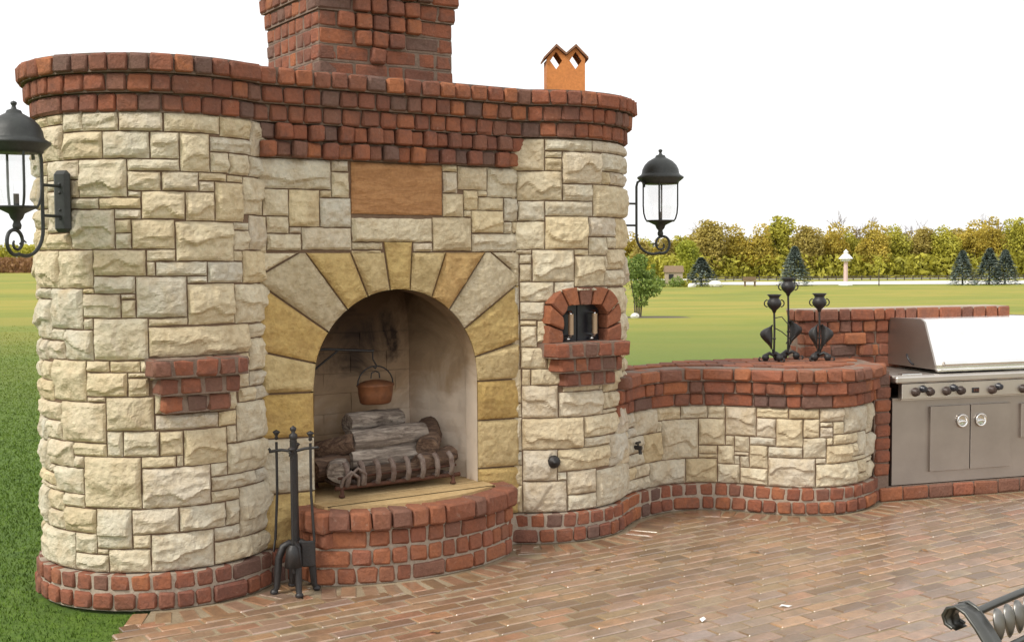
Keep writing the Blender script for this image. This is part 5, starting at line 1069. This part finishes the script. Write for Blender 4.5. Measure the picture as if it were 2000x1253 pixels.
def quads(name, V, mat):
    n = len(V) // 4; me = bpy.data.meshes.new(name); me.vertices.add(len(V)); me.vertices.foreach_set('co', V.reshape(-1)); me.loops.add(len(V)); me.loops.foreach_set('vertex_index', np.arange(len(V))); me.polygons.add(n); me.polygons.foreach_set('loop_start', np.arange(n) * 4); me.polygons.foreach_set('loop_total', np.full(n, 4)); me.update(calc_edges=True); me.materials.append(mat); return me
def decid_variant(seedn, mat, n=5200):
    rs = random.Random(seedn); H_ = 10.0; bl = []
    for _ in range(9):
        z = rs.uniform(2.6, 8.6); r = rs.uniform(1.1, 2.1) * (1.15 - abs(z - 5.2) / 9); a = rs.uniform(0, 6.28); q = rs.uniform(.4, 2.1) * (1.1 - z / 13); bl.append((q * math.cos(a), q * math.sin(a), z, r))
    bl.append((0, 0, 5.5, 2.2)); cr_ = quads('crown', crown(n, bl, .20, seedn), M_[mat])
    g = MB(); g.tube([(0, 0, -.2), (.1, 0, 1.5), (.0, .1, 3.5), (.1, 0, 6.5)], [.24, .18, .14, .05], 7)
    for _ in range(9):
        z = rs.uniform(1.6, 5); a = rs.uniform(0, 6.28); L_ = rs.uniform(1.2, 2.6); g.tube([(0, 0, z), (math.cos(a) * L_ * .5, math.sin(a) * L_ * .5, z + L_ * .5), (math.cos(a) * L_ * .8, math.sin(a) * L_ * .8, z + L_ * 1.2)], [.07, .05, .02], 5)
    return cr_, g.mesh('trunk', M_['bark'])
def bare_variant(seedn):
    rs = random.Random(seedn); g = MB()
    def br(p, d, L_, r, k):
        q = p + d * L_; g.tube([p, (p + q) / 2 + Vector((rs.uniform(-.1, .1), rs.uniform(-.1, .1), 0)) * L_ * .4, q], [r, r * .8, r * .55], 4 if k > 1 else 6, caps=False)
        if k >= 5: return
        for _ in range(3 if k < 4 else 3):
            e_ = (d + Vector((rs.uniform(-.75, .75), rs.uniform(-.75, .75), rs.uniform(-.15, .6)))).normalized(); br(p + d * L_ * rs.uniform(.55, 1), e_, L_ * rs.uniform(.55, .78), r * .55, k + 1)
    br(Vector((0, 0, -.2)), Vector((0, 0, 1)), 4.0, .22, 0); return g.mesh('branches', M_['twig'])
def spruce_variant(seedn, n=4200):
    rs = np.random.RandomState(seedn); t_ = rs.uniform(0, 1, n) ** .75; z = .25 + t_ * 4.75; lay = np.abs(((z * 2.6) % 1) - .5); R_ = (1.75 * (1 - t_) ** .85 + .06) * (.82 + .36 * lay) * rs.uniform(.55, 1.05, n); a = rs.uniform(0, 6.28, n); R_ = R_ * (1 + .16 * np.sin(a * 5 + z * 2))
    P = np.stack([R_ * np.cos(a), R_ * np.sin(a), z - R_ * .18], -1); o = np.stack([np.cos(a), np.sin(a), rs.uniform(-.5, .15, n)], -1); o /= np.linalg.norm(o, axis=1)[:, None]; b = np.cross(o, np.array([0, 0, 1.0])) + rs.normal(size=(n, 3)) * .25; s_ = rs.uniform(.09, .22, n)[:, None]
    V = np.stack([P - o * s_, P + b * s_ * .5, P + o * s_ * 1.3, P - b * s_ * .5], 1).reshape(-1, 3)
    g = MB(); g.tube([(0, 0, -.1), (0, 0, 4.6)], [.11, .02], 6); return quads('needles', V, M_['spruce']), g.mesh('trunk', M_['bark'])
def plant(name, parts, x, y, s, rz, lab, cat, group=None, wid=1.0):
    z = float(ground_z(np.array(float(x)), np.array(float(y)))); M = Matrix.Translation((x, y, z)) @ Matrix.Rotation(rz, 4, 'Z') @ Matrix.Diagonal((s * wid, s * wid, s, 1))
    r = thing(name, (x, y, z), lab, cat, group)
    for nm, me in parts: link(bpy.data.objects.new(nm, me), r, M)
    return r
DV = {m: [decid_variant(20 + i * 7 + j, m) for j in range(2)] for i, m in enumerate(('gold', 'olive', 'russet', 'lime'))}
SV = [spruce_variant(i + 5) for i in range(2)]; BV = [bare_variant(i + 2) for i in range(2)]
def X_at(px, d): return (px - 1000) / 2330 * d
random.seed(5)
GT = 'autumn trees along the edge of the far wood'
TREES = [(1345, 196, 7.6, 'lime', 'yellow-green round tree behind the scroll of the right lantern'), (1392, 222, 11.6, 'russet', 'brownish tree, leftmost tall one of the far wood'),
 (1440, 224, 10.6, 'gold', 'golden tree of the far wood above the small wooden bench'), (1482, 222, 10.9, 'gold', 'golden tree just left of the lone blue spruce'), (1527, 226, 12.4, 'olive', 'tall olive-gold tree rising right behind the lone blue spruce'),
 (1580, 222, 10.4, 'russet', 'brown-gold tree just right of the lone blue spruce'), (1622, 224, 10.8, 'gold', 'golden tree left of the white birdhouse'), (1662, 226, 9.4, 'olive', 'dark olive tree directly behind the white birdhouse post'),
 (1708, 222, 11.0, 'gold', 'golden tree right of the white birdhouse'), (1752, 225, 10.7, 'olive', 'wide olive tree behind the young sapling by the road'), (1800, 226, 10.0, 'russet', 'thin russet tree with bare twigs, midway between birdhouse and spruce trio'),
 (1846, 223, 10.4, 'olive', 'olive tree left of the blue spruce trio'), (1893, 224, 11.2, 'gold', 'golden tree behind the leftmost spruce of the trio'), (1935, 226, 12.2, 'gold', 'tallest golden tree behind the spruce trio'), (1985, 222, 11.6, 'olive', 'olive tree of the far wood at the right picture edge'), (2035, 224, 11.5, 'gold', 'golden tree just beyond the right picture edge'),
 (1300, 232, 8.2, 'russet', 'low grey-brown tree seen through the right lantern bracket'), (1255, 226, 7.6, 'russet', 'low brown tree right beside the right tower')]
for i, (px, d, h, m, lab) in enumerate(TREES):
    v = DV[m][i % 2]; plant('deciduous_tree', (('crown', v[0]), ('trunk', v[1])), X_at(px, d), d, h / 10.0, random.uniform(0, 6), lab, 'tree', GT, wid=random.uniform(1.0, 1.25) if m != 'lime' else 1.2)
# the mass of the wood between and behind them
V = []; F_ = 0
for k in range(92):
    px = (1245 + k * 20) if k < 60 else (1240 - (k - 59) * 24) + random.uniform(-9, 9); d = random.uniform(230, 250); m = random.choice(('gold', 'olive', 'russet')); h = random.uniform(7.5, 11.0); me = DV[m][k % 2][0]
    v = np.empty(len(me.vertices) * 3); me.vertices.foreach_get('co', v); v = v.reshape(-1, 3) * (h / 10) * np.array([1.25, 1.25, 1.0]); a = random.uniform(0, 6.28); c, s = math.cos(a), math.sin(a); v = np.stack([v[:, 0] * c - v[:, 1] * s + X_at(px, d), v[:, 0] * s + v[:, 1] * c + d, v[:, 2] + float(ground_z(np.array(X_at(px, d)), np.array(d)))], -1); V.append((m, v))
for m in ('gold', 'olive', 'russet'):
    L_ = [v for mm, v in V if mm == m]; o = link(bpy.data.objects.new('far_wood', quads('far_wood', np.vstack(L_), M_[m]))); o['kind'] = 'stuff'
rs = np.random.RandomState(9); n = 26000; px = rs.uniform(1240, 2080, n); d = rs.uniform(219, 236, n); P = np.stack([(px - 1000) / 2330 * d, d, -2.2 + rs.uniform(0, 1, n) ** 1.5 * 4.2], -1); a = rs.normal(size=(n, 3)); b = rs.normal(size=(n, 3)); s_ = .28
V = np.stack([P - a * s_, P + b * s_ * .6, P + a * s_, P - b * s_ * .6], 1).reshape(-1, 3); o = link(bpy.data.objects.new('undergrowth', quads('undergrowth', V, M_['olive']))); o['kind'] = 'stuff'
for px, d, s, v, lab in ((1664, 233, 1.42, 0, 'tall bare tree rising above the far wood behind the birdhouse'), (1380, 230, 1.2, 1, 'bare brown tree top above the left end of the far wood'), (1790, 232, 1.18, 1, 'bare twiggy tree top between birdhouse and spruce trio'), (1935, 236, 1.35, 0, 'bare branches above the golden trees behind the spruce trio')):
    plant('bare_tree', (('branches', BV[v]),), X_at(px, d), d, s, px, lab, 'tree', 'bare trees above the far wood')
for px, d, h, v, lab in ((1370, 160, 3.9, 0, 'small round blue spruce left of the wooden bench, at the lawn edge'), (1552, 160, 5.3, 1, 'lone tall blue spruce behind the iron candlesticks'), (1880, 158, 4.6, 1, 'blue spruce, leftmost of the three at the far right'), (1932, 159, 4.9, 0, 'blue spruce, middle and tallest of the three at the far right'), (1963, 160, 4.7, 1, 'blue spruce, rightmost of the three at the far right')):
    plant('blue_spruce', (('needles', SV[v][0]), ('trunk', SV[v][1])), X_at(px, d), d, h / 5.0, px, lab, 'spruce', 'blue spruces at the edge of the lawn', wid=1.9 if h < 4 else 1.3)
# near shrub behind the right tower
sb = [(0, 0, 1.25, .55), (.25, .1, 1.75, .42), (-.2, 0, 1.75, .5), (.5, 0, 1.15, .42), (.1, 0, .75, .38), (-.4, 0, 1.2, .5), (.1, 0, 2.05, .28)]
g = MB(); 
for q in range(5): g.tube([(.05 * q - .1, 0, -.1), (.07 * q - .12, .02, .6), (.16 * q - .3, 0, 1.6)], [.03, .022, .01], 5)
plant('leafy_shrub', (('foliage', quads('foliage', crown(5200, sb, .055, 8), M_['green'])), ('stem', g.mesh('stem', M_['bark']))), X_at(1246, 44), 44, 1.0, 0, 'bushy green shrub just right of the right stone tower', 'shrub')
g = MB(); n = 18; zz = float(ground_z(np.array(5.0), np.array(44.0))); g.prism([(5.0 + 1.5 * math.cos(a), 43.2 + 1.3 * math.sin(a)) for a in np.linspace(0, 6.28, n, endpoint=False)], zz - .2, zz + .02); g.obj('mulch_bed', M_['bark'], kind='structure')
def rock(x, y, r, zr, lab, mat='gravel', grp=None):
    bm = bmesh.new(); bmesh.ops.create_icosphere(bm, subdivisions=2, radius=1)
    z = float(ground_z(np.array(float(x)), np.array(float(y))))
    for v in bm.verts: v.co = Vector((v.co.x * r, v.co.y * r * .8, v.co.z * zr)) * random.uniform(.88, 1.1) + Vector((x, y, z + zr * .6))
    me = bpy.data.meshes.new('rock'); bm.to_mesh(me); bm.free(); me.materials.append(M_[mat]); o = link(bpy.data.objects.new('rock', me)); tag(o, lab, 'rock', grp)
rock(X_at(1240, 43), 43, .16, .12, 'pale rock at the foot of the green shrub')
rock(X_at(1398, 157), 157, 1.0, .55, 'pale boulder just right of the small round spruce'); rock(X_at(1352, 156), 156, .6, .35, 'pale boulder just left of the small round spruce')
# low garden bushes and a pale cottage roof far behind, left of the round spruce
for px, r, m, lab in ((1322, 1.1, 'green', 'low dark bush under the little cottage roof'), (1292, .9, 'green', 'low green bush nearest the right tower at the lawn edge'), (1342, .8, 'olive', 'small olive bush touching the small round spruce')):
    plant('round_bush', (('foliage', quads('foliage', crown(700, [(0, 0, .5, .8), (.5, 0, .4, .6), (-.5, 0, .4, .6)], .12, px), M_[m])),), X_at(px, 158), 158, r, 0, lab, 'bush', 'bushes at the lawn edge')
hx, hy = X_at(1316, 176), 176; hz_ = float(ground_z(np.array(hx), np.array(176.))); ho = thing('garden_shed', (hx, hy, hz_), 'small shed with brown roof and pale walls among the bushes', 'shed')
g = MB(); g.box((hx, hy, hz_ + .9), (2.4, 2.0, 1.8)); g.obj('wall', M_['mortar'], ho)
g = MB(); g.add([(hx - 1.4, hy - 1.2, hz_ + 1.75), (hx + 1.4, hy - 1.2, hz_ + 1.75), (hx + 1.4, hy, hz_ + 2.7), (hx - 1.4, hy, hz_ + 2.7), (hx - 1.4, hy + 1.2, hz_ + 1.75), (hx + 1.4, hy + 1.2, hz_ + 1.75)], [(0, 1, 2, 3), (3, 2, 5, 4), (0, 3, 4), (1, 5, 2), (0, 4, 5, 1)]); g.obj('roof', M_['wood'], ho)
g = MB(); g.box((hx - .5, hy - 1.015, hz_ + 1.1), (.7, .04, .7)); g.obj('window', M_['enamel'], ho)
# birdhouse on a column
bx, by = X_at(1652, 160), 160; bz = -2.2; bh = thing('birdhouse', (bx, by, bz), 'white martin house with wide roof on a tall pale post beside the road', 'birdhouse')
g = MB(); g.lathe([(0, 0), (.95, 0), (.95, .12), (.55, .2), (.40, .45), (.30, .5)], (bx, by, bz), 8, smooth=False); g.obj('base', M_['hood_white'], bh)
g = MB(); g.lathe([(.30, .45), (.27, 3.2), (.34, 3.25)], (bx, by, bz), 8, smooth=False); g.obj('post', M_['pink_post'], bh)
g = MB(); g.lathe([(.3, 3.2), (.72, 3.28), (.72, 3.36), (.56, 3.36), (.56, 3.95), (0, 3.95)], (bx, by, bz), 8, smooth=False); hs = g.obj('house', M_['hood_white'], bh)
g = MB(); g.lathe([(.98, 3.55), (.96, 3.62), (.45, 4.15), (.30, 4.2), (.30, 4.45), (.36, 4.47), (0, 4.85)], (bx, by, bz), 8, smooth=False); g.lathe([(.98, 3.55), (0, 3.7)], (bx, by, bz), 8); g.obj('roof', M_['hood_white'], bh)
for a in (-100, -60, -140): g = MB(); g.lathe([(0, 0), (.09, 0), (.09, .03)], (bx + .53 * math.cos(R(a)), by + .53 * math.sin(R(a)), bz + 3.72), 8, Matrix.Rotation(R(90), 4, 'X')); g.obj('entrance_hole', M_['enamel'], hs)
# bench, sapling, rail fence by the road
wx, wy = X_at(1465, 158), 158; bn = thing('wooden_bench', (wx, wy, -2.2), 'small brown wooden bench on the lawn left of the lone blue spruce', 'bench')
g = MB(); g.box((wx, wy, -1.55), (1.7, .6, .12)); g.obj('seat', M_['wood'], bn)
g = MB(); g.box((wx, wy + .3, -1.2), (1.7, .08, .5)); g.obj('backrest', M_['wood'], bn)
for sg in (-.65, .65): g = MB(); g.box((wx + sg, wy, -1.9), (.18, .5, .62)); g.obj('leg', M_['wood'], bn)
sx_, sy_ = X_at(1717, 158), 158; g1 = MB(); g1.tube([(0, 0, -.1), (0, 0, 1.6), (.05, 0, 2.8)], [.09, .06, .02], 6)
plant('young_sapling', (('trunk', g1.mesh('trunk', M_['bark'])), ('foliage', quads('foliage', crown(260, [(0, 0, 2.6, .9), (0, 0, 3.4, .6)], .14, 77), M_['olive']))), sx_, sy_, 1.0, 0, 'young sapling with thin dark trunk at the near edge of the road', 'sapling')
fx = np.linspace(X_at(1400, 196), X_at(2150, 196), 46); fn = thing('rail_fence', (fx[0], 196, -2.2), 'long low dark rail fence beyond the gravel road', 'fence')
for x in fx: g = MB(); g.box((x, 196, -1.85), (.14, .14, .75)); g.obj('post', M_['bark'], fn)
for z in (-1.6, -1.9): g = MB(); g.box(((fx[0] + fx[-1]) / 2, 195.9, z), (fx[-1] - fx[0], .06, .13)); g.obj('rail', M_['bark'], fn)
# left: standing dry crop and a distant tree line
rs = np.random.RandomState(4); n = 26000; x = rs.uniform(-135, -48, n); d = 176 + rs.uniform(0, 1, n) ** 2 * 40; P = np.stack([x, d, rs.uniform(.0, 2.2, n)], -1); a = np.stack([rs.normal(size=n) * .12, rs.normal(size=n) * .12, rs.uniform(.3, .5, n)], -1); b = rs.normal(size=(n, 3)) * .16
V = np.stack([P - a * .6, P + b, P + a * .6, P - b], 1).reshape(-1, 3); V[:, 2] = np.maximum(V[:, 2], -.05); o = link(bpy.data.objects.new('crop_field', quads('crop_field', V, M_['dry']))); o['kind'] = 'stuff'
rs = np.random.RandomState(14); n = 16000; x = rs.uniform(-420, -150, n); tp_ = 6.5 + 3 * vnoise(x * .05, x * 0, 3) + 2 * vnoise(x * .2, x * 0, 5); P = np.stack([x, 520 + rs.uniform(0, 25, n), rs.uniform(0, 1, n) * tp_], -1); a = rs.normal(size=(n, 3)) * .7; b = rs.normal(size=(n, 3)) * .5
V = np.stack([P - a, P + b, P + a, P - b], 1).reshape(-1, 3); o = link(bpy.data.objects.new('distant_treeline', quads('distant_treeline', V, M_['olive']))); o['kind'] = 'stuff'
